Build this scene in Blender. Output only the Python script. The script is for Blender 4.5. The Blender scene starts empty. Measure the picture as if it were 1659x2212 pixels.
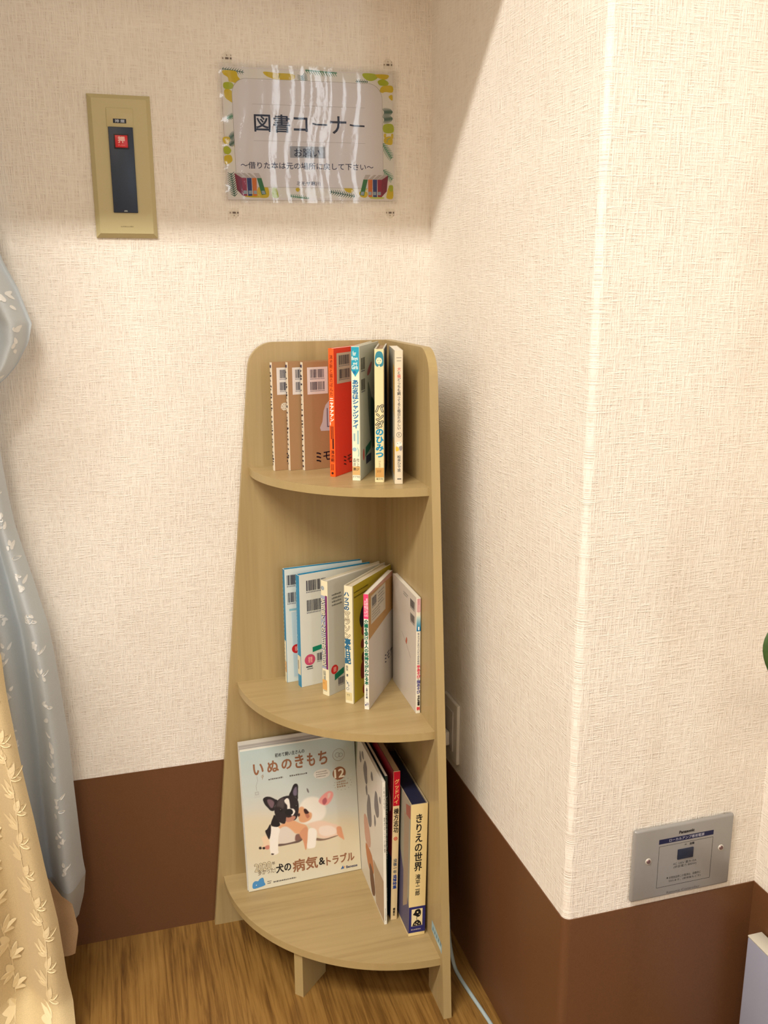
import bpy, bmesh, math, random
import numpy as np
from mathutils import Vector, Matrix

random.seed(7)
scene = bpy.context.scene
COL = scene.collection

# ------------------------------------------------------------------ camera
cam_data = bpy.data.cameras.new('camera')
cam_data.sensor_fit = 'HORIZONTAL'
cam_data.sensor_width = 36.0
cam_data.lens = 1997.97 / 1659.0 * 36.0
cam_data.clip_start = 0.02
cam = bpy.data.objects.new('camera', cam_data)
COL.objects.link(cam)
yaw, pitch, roll = 0.28607, -0.24084, -0.00363
fwd = Vector((math.sin(yaw) * math.cos(pitch), math.cos(yaw) * math.cos(pitch), math.sin(pitch)))
rgt = Vector((math.cos(yaw), -math.sin(yaw), 0))
upv = rgt.cross(fwd)
r2 = rgt * math.cos(roll) + upv * math.sin(roll)
u2 = -rgt * math.sin(roll) + upv * math.cos(roll)
m = Matrix((r2, u2, -fwd)).transposed().to_4x4()
m.translation = Vector((-0.58109, -1.66961, 1.25803))
cam.matrix_world = m
scene.camera = cam

# ------------------------------------------------------------------ world, lights, exposure
scene.view_settings.view_transform = 'Standard'
scene.view_settings.look = 'None'
scene.view_settings.exposure = 0.09
scene.view_settings.gamma = 1.0
scene.cycles.use_denoising = True
scene.cycles.max_bounces = 10
scene.cycles.diffuse_bounces = 5
scene.cycles.sample_clamp_indirect = 8.0

world = bpy.data.worlds.new('sky')
scene.world = world
world.use_nodes = True
world.node_tree.nodes['Background'].inputs['Color'].default_value = (0.75, 0.87, 1.0, 1)
world.node_tree.nodes['Background'].inputs['Strength'].default_value = 1.2


def area_light(name, loc, target, sx, sy, power, color):
    l = bpy.data.lights.new(name, 'AREA')
    l.shape = 'RECTANGLE'
    l.size, l.size_y, l.energy, l.color = sx, sy, power, color
    o = bpy.data.objects.new(name, l)
    COL.objects.link(o)
    o.location = loc
    d = Vector(target) - Vector(loc)
    o.rotation_euler = d.to_track_quat('-Z', 'Y').to_euler()
    return o


# slim ceiling strip lamp in front of the dropped ceiling over the corner
area_light('strip_lamp', (-1.65, -1.614, 2.96), (-1.65, -1.614, 0), 1.5, 0.075, 90.0, (1.0, 0.955, 0.875))
# room ceiling panels further back
area_light('ceiling_panel_lamp', (-1.2, -3.0, 2.96), (-1.2, -3.0, 0), 1.2, 0.6, 27.0, (1.0, 0.875, 0.68))
# daylight through the window at the far end of the room
area_light('rear_window_daylight', (0.82, -4.90, 1.75), (0.4, 0, 1.2), 0.20, 1.9, 15.5, (0.86, 0.94, 1.0))
# daylight through the curtained window
area_light('side_window_daylight', (-1.9, 0.16, 1.45), (-1.5, -2.0, 1.0), 1.5, 1.2, 19.0, (0.80, 0.90, 1.0))

# ------------------------------------------------------------------ materials


def lin(c):
    def f(x):
        return x / 12.92 if x <= 0.04045 else ((x + 0.055) / 1.055) ** 2.4
    return (f(c[0]), f(c[1]), f(c[2]), 1.0)


_mats = {}


def mat(name, rgb, rough=0.6, metal=0.0, coat=0.0, spec=0.5):
    """Plain material, colour in display sRGB 0..1; cached by its values."""
    key = (name, tuple(round(x, 3) for x in rgb), rough, metal, coat)
    if key in _mats:
        return _mats[key]
    mt = bpy.data.materials.new(name)
    mt.use_nodes = True
    b = mt.node_tree.nodes['Principled BSDF']
    b.inputs['Base Color'].default_value = lin(rgb)
    b.inputs['Roughness'].default_value = rough
    b.inputs['Metallic'].default_value = metal
    b.inputs['Coat Weight'].default_value = coat
    b.inputs['Coat Roughness'].default_value = 0.12
    b.inputs['Specular IOR Level'].default_value = spec
    _mats[key] = mt
    return mt


def ink(rgb, rough=0.5):
    return mat('ink', rgb, rough, spec=0.3)


class NT:
    def __init__(self, name):
        self.m = bpy.data.materials.new(name)
        self.m.use_nodes = True
        self.t = self.m.node_tree
        self.b = self.t.nodes['Principled BSDF']

    def n(self, kind, **kw):
        nd = self.t.nodes.new(kind)
        for k, v in kw.items():
            if k in nd.inputs:
                nd.inputs[k].default_value = v
            else:
                setattr(nd, k, v)
        return nd

    def l(self, a, b):
        self.t.links.new(a, b)

    def math(self, op, a, b=None, v=None):
        nd = self.n('ShaderNodeMath', operation=op)
        self.l(a, nd.inputs[0])
        if b is not None:
            self.l(b, nd.inputs[1])
        if v is not None:
            nd.inputs[1].default_value = v
        return nd.outputs[0]

    def ramp(self, fac, stops):
        nd = self.n('ShaderNodeValToRGB')
        el = nd.color_ramp.elements
        el[0].position, el[0].color = stops[0][0], lin(stops[0][1])
        el[1].position, el[1].color = stops[-1][0], lin(stops[-1][1])
        for p, c in stops[1:-1]:
            e = el.new(p)
            e.color = lin(c)
        self.l(fac, nd.inputs['Fac'])
        return nd.outputs['Color']


def wallpaper_material():
    """Woven-texture vinyl wallpaper: fine vertical and horizontal threads."""
    k = NT('woven_wallpaper')
    geo = k.n('ShaderNodeNewGeometry')
    sep = k.n('ShaderNodeSeparateXYZ')
    k.l(geo.outputs['Position'], sep.inputs[0])
    h = k.math('ADD', sep.outputs['X'], sep.outputs['Y'])
    z = sep.outputs['Z']

    def threads(fh, fz, seed, detail=2.0):
        cb = k.n('ShaderNodeCombineXYZ')
        k.l(k.math('MULTIPLY', h, v=fh), cb.inputs[0])
        k.l(k.math('MULTIPLY', z, v=fz), cb.inputs[1])
        cb.inputs[2].default_value = seed
        nz = k.n('ShaderNodeTexNoise', Scale=1.0, Detail=detail, Roughness=0.55)
        k.l(cb.outputs[0], nz.inputs['Vector'])
        return nz.outputs['Fac']
    vert = threads(500, 36, 1.3, 2.5)
    horz = threads(42, 530, 7.7, 2.5)
    wide = threads(5, 5, 3.1)
    vert = k.math('MULTIPLY', vert, v=1.08)
    hi = k.math('MAXIMUM', vert, horz)
    mix = k.math('ADD', k.math('MULTIPLY', hi, v=0.75), k.math('MULTIPLY', k.math('ADD', vert, horz), v=0.25))
    col = k.ramp(mix, [(0.42, (0.88, 0.84, 0.795)), (0.60, (0.942, 0.914, 0.878)), (0.82, (0.96, 0.94, 0.907))])
    mx = k.n('ShaderNodeMixRGB', blend_type='MULTIPLY')
    mx.inputs['Fac'].default_value = 0.5
    k.l(col, mx.inputs['Color1'])
    k.l(k.ramp(wide, [(0.3, (0.95, 0.94, 0.93)), (0.7, (1, 1, 1))]), mx.inputs['Color2'])
    k.l(mx.outputs['Color'], k.b.inputs['Base Color'])
    bump = k.n('ShaderNodeBump', Strength=1.0, Distance=0.0022)
    k.l(mix, bump.inputs['Height'])
    k.l(bump.outputs['Normal'], k.b.inputs['Normal'])
    k.b.inputs['Roughness'].default_value = 0.62
    k.b.inputs['Specular IOR Level'].default_value = 0.3
    return k.m


def wood_material(name, stops, axis, f_long, f_cross, rough=0.45, bump=0.12, seed=0.0):
    """Printed or laminated wood grain running along one object axis."""
    k = NT(name)
    tc = k.n('ShaderNodeTexCoord')
    mp = k.n('ShaderNodeMapping')
    sc = [f_cross] * 3
    sc['XYZ'.index(axis)] = f_long
    mp.inputs['Scale'].default_value = sc
    mp.inputs['Location'].default_value = (seed, seed * 2.1, seed * 0.7)
    k.l(tc.outputs['Object'], mp.inputs['Vector'])
    n1 = k.n('ShaderNodeTexNoise', Scale=1.0, Detail=6.0, Roughness=0.6, Distortion=0.4)
    k.l(mp.outputs[0], n1.inputs['Vector'])
    mp2 = k.n('ShaderNodeMapping')
    mp2.inputs['Scale'].default_value = [s * 0.22 for s in sc]
    k.l(tc.outputs['Object'], mp2.inputs['Vector'])
    n2 = k.n('ShaderNodeTexNoise', Scale=1.0, Detail=3.0, Roughness=0.5, Distortion=1.2)
    k.l(mp2.outputs[0], n2.inputs['Vector'])
    f = k.math('ADD', k.math('MULTIPLY', n1.outputs['Fac'], v=0.55), k.math('MULTIPLY', n2.outputs['Fac'], v=0.45))
    k.l(k.ramp(f, stops), k.b.inputs['Base Color'])
    bp = k.n('ShaderNodeBump', Strength=bump, Distance=0.0006)
    k.l(n1.outputs['Fac'], bp.inputs['Height'])
    k.l(bp.outputs['Normal'], k.b.inputs['Normal'])
    k.b.inputs['Roughness'].default_value = rough
    k.b.inputs['Specular IOR Level'].default_value = 0.35
    return k.m


def floor_material():
    """Vinyl oak planks laid towards the back wall."""
    k = NT('oak_plank_floor')
    geo = k.n('ShaderNodeNewGeometry')
    mp = k.n('ShaderNodeMapping')
    mp.inputs['Scale'].default_value = (150, 5.0, 1)
    k.l(geo.outputs['Position'], mp.inputs['Vector'])
    n1 = k.n('ShaderNodeTexNoise', Scale=1.0, Detail=7.0, Roughness=0.68, Distortion=0.6)
    k.l(mp.outputs[0], n1.inputs['Vector'])
    mp2 = k.n('ShaderNodeMapping')
    mp2.inputs['Scale'].default_value = (30, 2.6, 1)
    k.l(geo.outputs['Position'], mp2.inputs['Vector'])
    n2 = k.n('ShaderNodeTexNoise', Scale=1.0, Detail=3.0, Roughness=0.5, Distortion=1.6)
    k.l(mp2.outputs[0], n2.inputs['Vector'])
    f = k.math('ADD', k.math('MULTIPLY', n1.outputs['Fac'], v=0.62), k.math('MULTIPLY', n2.outputs['Fac'], v=0.38))
    k.l(k.ramp(f, [(0.32, (0.27, 0.165, 0.065)), (0.45, (0.465, 0.33, 0.155)), (0.53, (0.555, 0.41, 0.205)), (0.66, (0.61, 0.465, 0.25))]), k.b.inputs['Base Color'])
    bp = k.n('ShaderNodeBump', Strength=0.25, Distance=0.0005)
    k.l(n1.outputs['Fac'], bp.inputs['Height'])
    k.l(bp.outputs['Normal'], k.b.inputs['Normal'])
    k.b.inputs['Roughness'].default_value = 0.38
    return k.m


def sheet_material(name, c1, c2, scale, rough, bump=0.1, dist=0.0004):
    k = NT(name)
    geo = k.n('ShaderNodeNewGeometry')
    nz = k.n('ShaderNodeTexNoise', Scale=scale, Detail=4.0, Roughness=0.6)
    k.l(geo.outputs['Position'], nz.inputs['Vector'])
    k.l(k.ramp(nz.outputs['Fac'], [(0.35, c1), (0.65, c2)]), k.b.inputs['Base Color'])
    bp = k.n('ShaderNodeBump', Strength=bump, Distance=dist)
    k.l(nz.outputs['Fac'], bp.inputs['Height'])
    k.l(bp.outputs['Normal'], k.b.inputs['Normal'])
    k.b.inputs['Roughness'].default_value = rough
    return k.m


def cloth_material(name, rgb, translucent, transparent, weave=900, rough=0.8):
    k = NT(name)
    geo = k.n('ShaderNodeNewGeometry')
    nz = k.n('ShaderNodeTexNoise', Scale=weave, Detail=2.0)
    k.l(geo.outputs['Position'], nz.inputs['Vector'])
    c = k.ramp(nz.outputs['Fac'], [(0.3, [x * 0.93 for x in rgb]), (0.7, rgb)])
    k.l(c, k.b.inputs['Base Color'])
    k.b.inputs['Roughness'].default_value = rough
    k.b.inputs['Specular IOR Level'].default_value = 0.15
    k.b.inputs['Sheen Weight'].default_value = 0.2
    bp = k.n('ShaderNodeBump', Strength=0.15, Distance=0.0003)
    k.l(nz.outputs['Fac'], bp.inputs['Height'])
    k.l(bp.outputs['Normal'], k.b.inputs['Normal'])
    out = k.t.nodes['Material Output']
    tr = k.n('ShaderNodeBsdfTranslucent')
    k.l(c, tr.inputs['Color'])
    m1 = k.n('ShaderNodeMixShader', Fac=translucent)
    k.l(k.b.outputs[0], m1.inputs[1])
    k.l(tr.outputs[0], m1.inputs[2])
    tp = k.n('ShaderNodeBsdfTransparent')
    m2 = k.n('ShaderNodeMixShader', Fac=transparent)
    k.l(m1.outputs[0], m2.inputs[1])
    k.l(tp.outputs[0], m2.inputs[2])
    k.l(m2.outputs[0], out.inputs['Surface'])
    return k.m


def film_material():
    """Clear glossy laminating film: transparent with a sharp reflection."""
    k = NT('clear_laminate')
    out = k.t.nodes['Material Output']
    k.t.nodes.remove(k.b)
    tp = k.n('ShaderNodeBsdfTransparent')
    tp.inputs['Color'].default_value = (0.97, 0.97, 0.97, 1)
    gl = k.n('ShaderNodeBsdfGlossy', Roughness=0.04)
    fr = k.n('ShaderNodeFresnel', IOR=1.40)
    mx = k.n('ShaderNodeMixShader')
    geo = k.n('ShaderNodeNewGeometry')
    nz = k.n('ShaderNodeTexNoise', Scale=170.0, Detail=3.0)
    k.l(geo.outputs['Position'], nz.inputs['Vector'])
    bp = k.n('ShaderNodeBump', Strength=0.10, Distance=0.0008)
    k.l(nz.outputs['Fac'], bp.inputs['Height'])
    k.l(bp.outputs['Normal'], gl.inputs['Normal'])
    k.l(fr.outputs[0], mx.inputs[0])
    k.l(tp.outputs[0], mx.inputs[1])
    k.l(gl.outputs[0], mx.inputs[2])
    k.l(mx.outputs[0], out.inputs['Surface'])
    return k.m


def vertex_paint_material(name, rough=0.35):
    k = NT(name)
    at = k.n('ShaderNodeVertexColor', layer_name='print')
    k.l(at.outputs['Color'], k.b.inputs['Base Color'])
    k.b.inputs['Roughness'].default_value = rough
    k.b.inputs['Coat Weight'].default_value = 0.15
    return k.m


WALL = wallpaper_material()
FLOOR = floor_material()
DADO = sheet_material('brown_vinyl_sheet', (0.39, 0.255, 0.155), (0.42, 0.275, 0.17), 500, 0.42, 0.25)
CEIL = sheet_material('ceiling_paper', (0.90, 0.88, 0.84), (0.93, 0.91, 0.87), 120, 0.8)
OAK = [(0.30, (0.62, 0.535, 0.37)), (0.48, (0.665, 0.58, 0.41)), (0.70, (0.70, 0.615, 0.445))]
OAK2 = [(0.30, (0.60, 0.505, 0.345)), (0.45, (0.66, 0.57, 0.40)), (0.70, (0.705, 0.615, 0.445))]
WOOD_V = wood_material('oak_laminate_upright', OAK, 'Z', 3.0, 110, 0.42)
WOOD_S = wood_material('oak_laminate_shelf', OAK2, 'X', 3.5, 75, 0.40, seed=1.7)
EDGE = wood_material('oak_edge_band', [(0.3, (0.655, 0.57, 0.39)), (0.7, (0.69, 0.605, 0.425))], 'Z', 6, 60, 0.40, seed=4.0)

# ------------------------------------------------------------------ mesh helpers


def tag(o, label, category, group=None):
    o['label'] = label
    o['category'] = category
    if group:
        o['group'] = group
    return o


def empty(name, loc, rot=(0, 0, 0)):
    o = bpy.data.objects.new(name, None)
    o.empty_display_size = 0.05
    COL.objects.link(o)
    o.location = loc
    o.rotation_euler = rot
    return o


def build(name, verts, faces, mats, parent=None, fm=None, smooth=False):
    me = bpy.data.meshes.new(name)
    me.from_pydata([tuple(v) for v in verts], [], faces)
    for mt in (mats if isinstance(mats, (list, tuple)) else [mats]):
        me.materials.append(mt)
    if fm is not None:
        me.polygons.foreach_set('material_index', fm)
    if smooth:
        me.polygons.foreach_set('use_smooth', [True] * len(me.polygons))
    me.update()
    o = bpy.data.objects.new(name, me)
    COL.objects.link(o)
    if parent is not None:
        o.parent = parent
    return o


def from_bm(name, bm, mats, parent=None, smooth_angle=None):
    bmesh.ops.recalc_face_normals(bm, faces=bm.faces)
    me = bpy.data.meshes.new(name)
    bm.to_mesh(me)
    bm.free()
    for mt in (mats if isinstance(mats, (list, tuple)) else [mats]):
        me.materials.append(mt)
    if smooth_angle is not None:
        me.polygons.foreach_set('use_smooth', [True] * len(me.polygons))
        me.set_sharp_from_angle(angle=math.radians(smooth_angle))
    o = bpy.data.objects.new(name, me)
    COL.objects.link(o)
    if parent is not None:
        o.parent = parent
    return o


def bm_box(bm, lo, hi, bevel=0.0, seg=2):
    r = bmesh.ops.create_cube(bm, size=1.0)
    c = [(a + b) / 2 for a, b in zip(lo, hi)]
    s = [b - a for a, b in zip(lo, hi)]
    for v in r['verts']:
        v.co = Vector([v.co[i] * s[i] + c[i] for i in range(3)])
    if bevel > 0:
        es = list({e for v in r['verts'] for e in v.link_edges})
        bmesh.ops.bevel(bm, geom=es, offset=bevel, segments=seg, affect='EDGES', profile=0.5)


def box(name, lo, hi, mats, parent=None, bevel=0.0, seg=2):
    bm = bmesh.new()
    bm_box(bm, lo, hi, bevel, seg)
    return from_bm(name, bm, mats, parent, 40 if bevel else None)


def bm_prism(bm, pts, f0, f1):
    """Extrude polygon pts between the two maps f0 and f1 (2D point to 3D)."""
    a = [bm.verts.new(f0(p)) for p in pts]
    b = [bm.verts.new(f1(p)) for p in pts]
    n = len(pts)
    bm.faces.new(a[::-1])
    bm.faces.new(b)
    for i in range(n):
        bm.faces.new((a[i], a[(i + 1) % n], b[(i + 1) % n], b[i]))


def fillet(p0, p1, p2, r, n=10):
    """Points of an arc of radius r rounding the corner p1 between p0 and p2."""
    p0, p1, p2 = Vector(p0), Vector(p1), Vector(p2)
    a, b = (p0 - p1).normalized(), (p2 - p1).normalized()
    ang = a.angle(b)
    d = r / math.tan(ang / 2)
    c = p1 + (a + b).normalized() * (r / math.sin(ang / 2))
    s, e = p1 + a * d - c, p1 + b * d - c
    t0 = math.atan2(s.y, s.x)
    dt = (math.atan2(e.y, e.x) - t0 + math.pi) % (2 * math.pi) - math.pi
    return [(c.x + r * math.cos(t0 + dt * i / n), c.y + r * math.sin(t0 + dt * i / n)) for i in range(n + 1)]


def tube(name, pts, rad, mats, parent=None, sides=10, sub=6):
    """Smooth round tube through pts (Catmull-Rom)."""
    P = [Vector(p) for p in pts]
    path = []
    for i in range(len(P) - 1):
        p0, p1, p2, p3 = P[max(i - 1, 0)], P[i], P[i + 1], P[min(i + 2, len(P) - 1)]
        for j in range(sub):
            t = j / sub
            path.append(0.5 * ((2 * p1) + (p2 - p0) * t + (2 * p0 - 5 * p1 + 4 * p2 - p3) * t * t + (3 * p1 - p0 - 3 * p2 + p3) * t ** 3))
    path.append(P[-1])
    vs, fs = [], []
    ref = Vector((0.31, 0.77, 0.2)).normalized()
    for i, p in enumerate(path):
        d = (path[min(i + 1, len(path) - 1)] - path[max(i - 1, 0)]).normalized()
        u = d.cross(ref).normalized()
        w = d.cross(u)
        for k in range(sides):
            a = 2 * math.pi * k / sides
            vs.append(p + (u * math.cos(a) + w * math.sin(a)) * rad)
    for i in range(len(path) - 1):
        for k in range(sides):
            k2 = (k + 1) % sides
            fs.append((i * sides + k, i * sides + k2, (i + 1) * sides + k2, (i + 1) * sides + k))
    fs.append(tuple(range(sides))[::-1])
    fs.append(tuple((len(path) - 1) * sides + k for k in range(sides)))
    return build(name, vs, fs, mats, parent, smooth=True)


def smooth_closed(pts, n=6):
    P = [np.array(p, float) for p in pts]
    out = []
    N = len(P)
    for i in range(N):
        p0, p1, p2, p3 = P[i - 1], P[i], P[(i + 1) % N], P[(i + 2) % N]
        for j in range(n):
            t = j / n
            out.append(0.5 * ((2 * p1) + (p2 - p0) * t + (2 * p0 - 5 * p1 + 4 * p2 - p3) * t * t + (3 * p1 - p0 - 3 * p2 + p3) * t ** 3))
    return out


# ------------------------------------------------------------------ lettering and print

_glyphs = {}


def glyph(s):
    if s in _glyphs:
        return _glyphs[s]
    c = bpy.data.curves.new('lettering_source', 'FONT')
    c.body = s
    c.size = 1.0
    c.resolution_u = 3
    o = bpy.data.objects.new('lettering_source', c)
    COL.objects.link(o)
    bpy.context.view_layer.update()
    dg = bpy.context.evaluated_depsgraph_get()
    me = bpy.data.meshes.new_from_object(o.evaluated_get(dg))
    vs = [(v.co.x, v.co.y) for v in me.vertices]
    fs = [tuple(p.vertices) for p in me.polygons]
    bpy.data.objects.remove(o)
    bpy.data.curves.remove(c)
    bpy.data.meshes.remove(me)
    _glyphs[s] = (vs, fs)
    return _glyphs[s]


ROT_V = set('ー〜~-―')


class Print:
    """Flat print in millimetres on a plane: X to the right, Y up, thin layers above the surface."""

    def __init__(self, origin=(0, 0, 0), ex=(1, 0, 0), ey=(0, 0, 1), base=0.15):
        self.o, self.ex, self.ey = Vector(origin), Vector(ex), Vector(ey)
        self.n = self.ex.cross(self.ey)
        self.base = base
        self.v, self.f, self.fm, self.mats = [], [], [], []

    def _m(self, col):
        mt = col if isinstance(col, bpy.types.Material) else ink(col)
        if mt not in self.mats:
            self.mats.append(mt)
        return self.mats.index(mt)

    def add(self, pts, faces, col, layer):
        i0, mi = len(self.v), self._m(col)
        self.k = (getattr(self, 'k', 0) + 1) % 15
        h = (self.base + 0.06 * layer + 0.0035 * self.k) / 1000
        for x, y in pts:
            self.v.append(self.o + self.ex * (x / 1000) + self.ey * (y / 1000) + self.n * h)
        for f in faces:
            self.f.append(tuple(i0 + i for i in f))
            self.fm.append(mi)

    def poly(self, pts, col, layer=0, smooth=0):
        if smooth:
            pts = smooth_closed(pts, smooth)
        self.add(pts, [tuple(range(len(pts)))], col, layer)

    def rect(self, x0, y0, x1, y1, col, layer=0):
        self.poly([(x0, y0), (x1, y0), (x1, y1), (x0, y1)], col, layer)

    def disc(self, x, y, rx, col, layer=0, ry=None, n=24, rot=0):
        ry = ry or rx
        c, s = math.cos(rot), math.sin(rot)
        self.poly([(x + rx * math.cos(a) * c - ry * math.sin(a) * s, y + rx * math.cos(a) * s + ry * math.sin(a) * c) for a in [2 * math.pi * i / n for i in range(n)]], col, layer)

    def stroke(self, pts, w, col, layer=0, taper=False):
        n = len(pts)
        L, R = [], []
        for i, p in enumerate(pts):
            a, b = pts[max(i - 1, 0)], pts[min(i + 1, n - 1)]
            d = math.hypot(b[0] - a[0], b[1] - a[1]) or 1
            ww = w * (1 - 0.75 * i / max(n - 1, 1)) if taper else w
            nx, ny = -(b[1] - a[1]) / d * ww / 2, (b[0] - a[0]) / d * ww / 2
            L.append((p[0] + nx, p[1] + ny))
            R.append((p[0] - nx, p[1] - ny))
        fs = [(i, i + 1, n + i + 1, n + i) for i in range(n - 1)]
        self.add(L + R, fs, col, layer)

    def ring(self, x, y, r, w, col, layer=0, n=28):
        self.stroke([(x + r * math.cos(2 * math.pi * i / n), y + r * math.sin(2 * math.pi * i / n)) for i in range(n + 1)], w, col, layer)

    def frame(self, x0, y0, x1, y1, w, col, layer=0):
        self.rect(x0, y0, x1, y0 + w, col, layer)
        self.rect(x0, y1 - w, x1, y1, col, layer)
        self.rect(x0, y0 + w, x0 + w, y1 - w, col, layer)
        self.rect(x1 - w, y0 + w, x1, y1 - w, col, layer)

    def _offs(self, b):
        if not b:
            return [(0, 0)]
        return [(0, 0)] + [(b * math.cos(a), b * math.sin(a)) for a in [i * math.pi / 4 for i in range(8)]]

    def text(self, s, x0, y0, x1, y1, col, layer=1, bold=0.0, skew=0.0, rise=0.0):
        """One line of lettering fitted into the box x0..x1, y0..y1 (its ink extents)."""
        vs, fs = glyph(s)
        xs, ys = [v[0] for v in vs], [v[1] for v in vs]
        ax, bx, ay, by = min(xs), max(xs), min(ys), max(ys)
        kx, ky = (x1 - x0) / max(bx - ax, 1e-6), (y1 - y0) / max(by - ay, 1e-6)
        for dx, dy in self._offs(bold):
            p = []
            for x, y in vs:
                X, Y = x0 + (x - ax) * kx, y0 + (y - ay) * ky
                p.append((X + dx + skew * (Y - y0), Y + dy + rise * (X - x0)))
            self.add(p, fs, col, layer)

    def vtext(self, s, xc, ytop, ybot, w, col, layer=1, bold=0.0, skew=0.0):
        """Characters set one below the other between ytop and ybot."""
        n = len(s)
        step = (ytop - ybot) / n
        for i, ch in enumerate(s):
            if ch == ' ':
                continue
            vs, fs = glyph(ch)
            rot = ch in ROT_V
            yc = ytop - step * (i + 0.5)
            for dx, dy in self._offs(bold):
                p = []
                for x, y in vs:
                    gx, gy = x - 0.48, y - 0.36
                    if rot:
                        gx, gy = gy, -gx
                    p.append((xc + gx * w + dx + skew * gy * w, yc + gy * step * 1.02 + dy))
                self.add(p, fs, col, layer)

    def barcode(self, x0, y0, x1, y1, col=(0.16, 0.16, 0.24), layer=1, seed=1, digits=True):
        rnd = random.Random(seed)
        x = x0
        yb = y0 + (y1 - y0) * (0.16 if digits else 0)
        while x < x1:
            w = rnd.choice([0.35, 0.35, 0.7, 1.05, 1.3]) * (x1 - x0) / 28
            if x + w > x1:
                break
            self.rect(x, yb, x + w, y1, col, layer)
            x += w + rnd.choice([0.35, 0.5, 0.8]) * (x1 - x0) / 28
        if digits:
            n = 13
            for i in range(n):
                xx = x0 + (x1 - x0) * i / n
                self.rect(xx, y0, xx + (x1 - x0) / n * 0.55, y0 + (y1 - y0) * 0.10, (0.42, 0.42, 0.48), layer)

    def lines(self, x0, y0, x1, y1, n, col, layer=1, seed=3, h=0.5):
        """Rows of print too fine to read."""
        rnd = random.Random(seed)
        for i in range(n):
            y = y1 - (y1 - y0) * (i + 0.5) / n
            x = x0
            end = x1 - (x1 - x0) * rnd.random() * 0.25
            hh = (y1 - y0) / n * h
            while x < end:
                w = hh * rnd.uniform(0.5, 1.1)
                self.rect(x, y - hh / 2, min(x + w, end), y + hh / 2 * rnd.uniform(0.4, 1.0), col, layer)
                x += w + hh * 0.3

    def build(self, name, parent=None, label=None):
        if not self.f:
            return None
        o = build(name, self.v, self.f, self.mats, parent, self.fm)
        if label:
            o['label'] = label
        return o


def paint_grid(name, origin, ex, ey, wmm, hmm, step, shapes, base, parent, material):
    """A printed picture: soft-edged colour areas put into a colour attribute of a fine grid."""
    nx, ny = int(wmm / step) + 1, int(hmm / step) + 1
    X, Y = np.meshgrid(np.linspace(0, wmm, nx), np.linspace(0, hmm, ny))
    img = base(X / wmm, Y / hmm)
    for col, fe, pts in shapes:
        P = np.array(smooth_closed(pts, 5))
        Q = np.roll(P, -1, axis=0)
        x0, y0 = P.min(0) - fe * 2 - 1
        x1, y1 = P.max(0) + fe * 2 + 1
        sel = (X >= x0) & (X <= x1) & (Y >= y0) & (Y <= y1)
        if not sel.any():
            continue
        px, py = X[sel][:, None], Y[sel][:, None]
        dx, dy = Q[:, 0] - P[:, 0], Q[:, 1] - P[:, 1]
        t = np.clip(((px - P[:, 0]) * dx + (py - P[:, 1]) * dy) / (dx * dx + dy * dy + 1e-9), 0, 1)
        d = np.sqrt(((px - P[:, 0] - t * dx) ** 2 + (py - P[:, 1] - t * dy) ** 2).min(1))
        cr = ((P[:, 1] > py) != (Q[:, 1] > py)) & (px < dx * (py - P[:, 1]) / (dy + 1e-12) + P[:, 0])
        ins = cr.sum(1) % 2 == 1
        sd = np.where(ins, -d, d)
        a = np.clip(0.5 - sd / max(fe * 0.62, 0.3), 0, 1)
        a = (a * a * (3 - 2 * a))[:, None]
        img[sel] = img[sel] * (1 - a) + np.array(col) * a
    V = [Vector(origin) + Vector(ex) * (x / 1000) + Vector(ey) * (y / 1000) for x, y in zip(X.ravel(), Y.ravel())]
    F = [(j * nx + i, j * nx + i + 1, (j + 1) * nx + i + 1, (j + 1) * nx + i) for j in range(ny - 1) for i in range(nx - 1)]
    o = build(name, V, F, material, parent)
    at = o.data.color_attributes.new('print', 'FLOAT_COLOR', 'POINT')
    c = np.ones((nx * ny, 4), np.float32)
    g = np.clip(img.reshape(-1, 3), 0, 1)
    c[:, :3] = np.where(g <= 0.04045, g / 12.92, ((g + 0.055) / 1.055) ** 2.4)
    at.data.foreach_set('color', c.ravel())
    return o

# ------------------------------------------------------------------ the setting
CW, CD, CEILZ, SOF = 0.326, 0.6212, 3.00, 1.966


def structure(o):
    o['kind'] = 'structure'
    return o


def boxes(name, lst, mats, bevel=0.0):
    bm = bmesh.new()
    for lo, hi in lst:
        bm_box(bm, lo, hi, bevel)
    return structure(from_bm(name, bm, mats, None, 40 if bevel else None))


structure(box('floor', (-3.3, -5.1, -0.05), (2.3, 0.1, 0.0), FLOOR))
structure(box('ceiling', (-3.3, -5.1, CEILZ), (2.3, 0.1, CEILZ + 0.05), CEIL))
WX0, WX1, WZ0, WZ1 = -2.7, -1.12, 0.85, 2.05
boxes('wall_back', [((-3.3, 0, 0), (WX0, 0.1, CEILZ)), ((WX1, 0, 0), (0.0, 0.1, CEILZ)),
                    ((WX0, 0, 0), (WX1, 0.1, WZ0)), ((WX0, 0, WZ1), (WX1, 0.1, CEILZ))], WALL)
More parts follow.
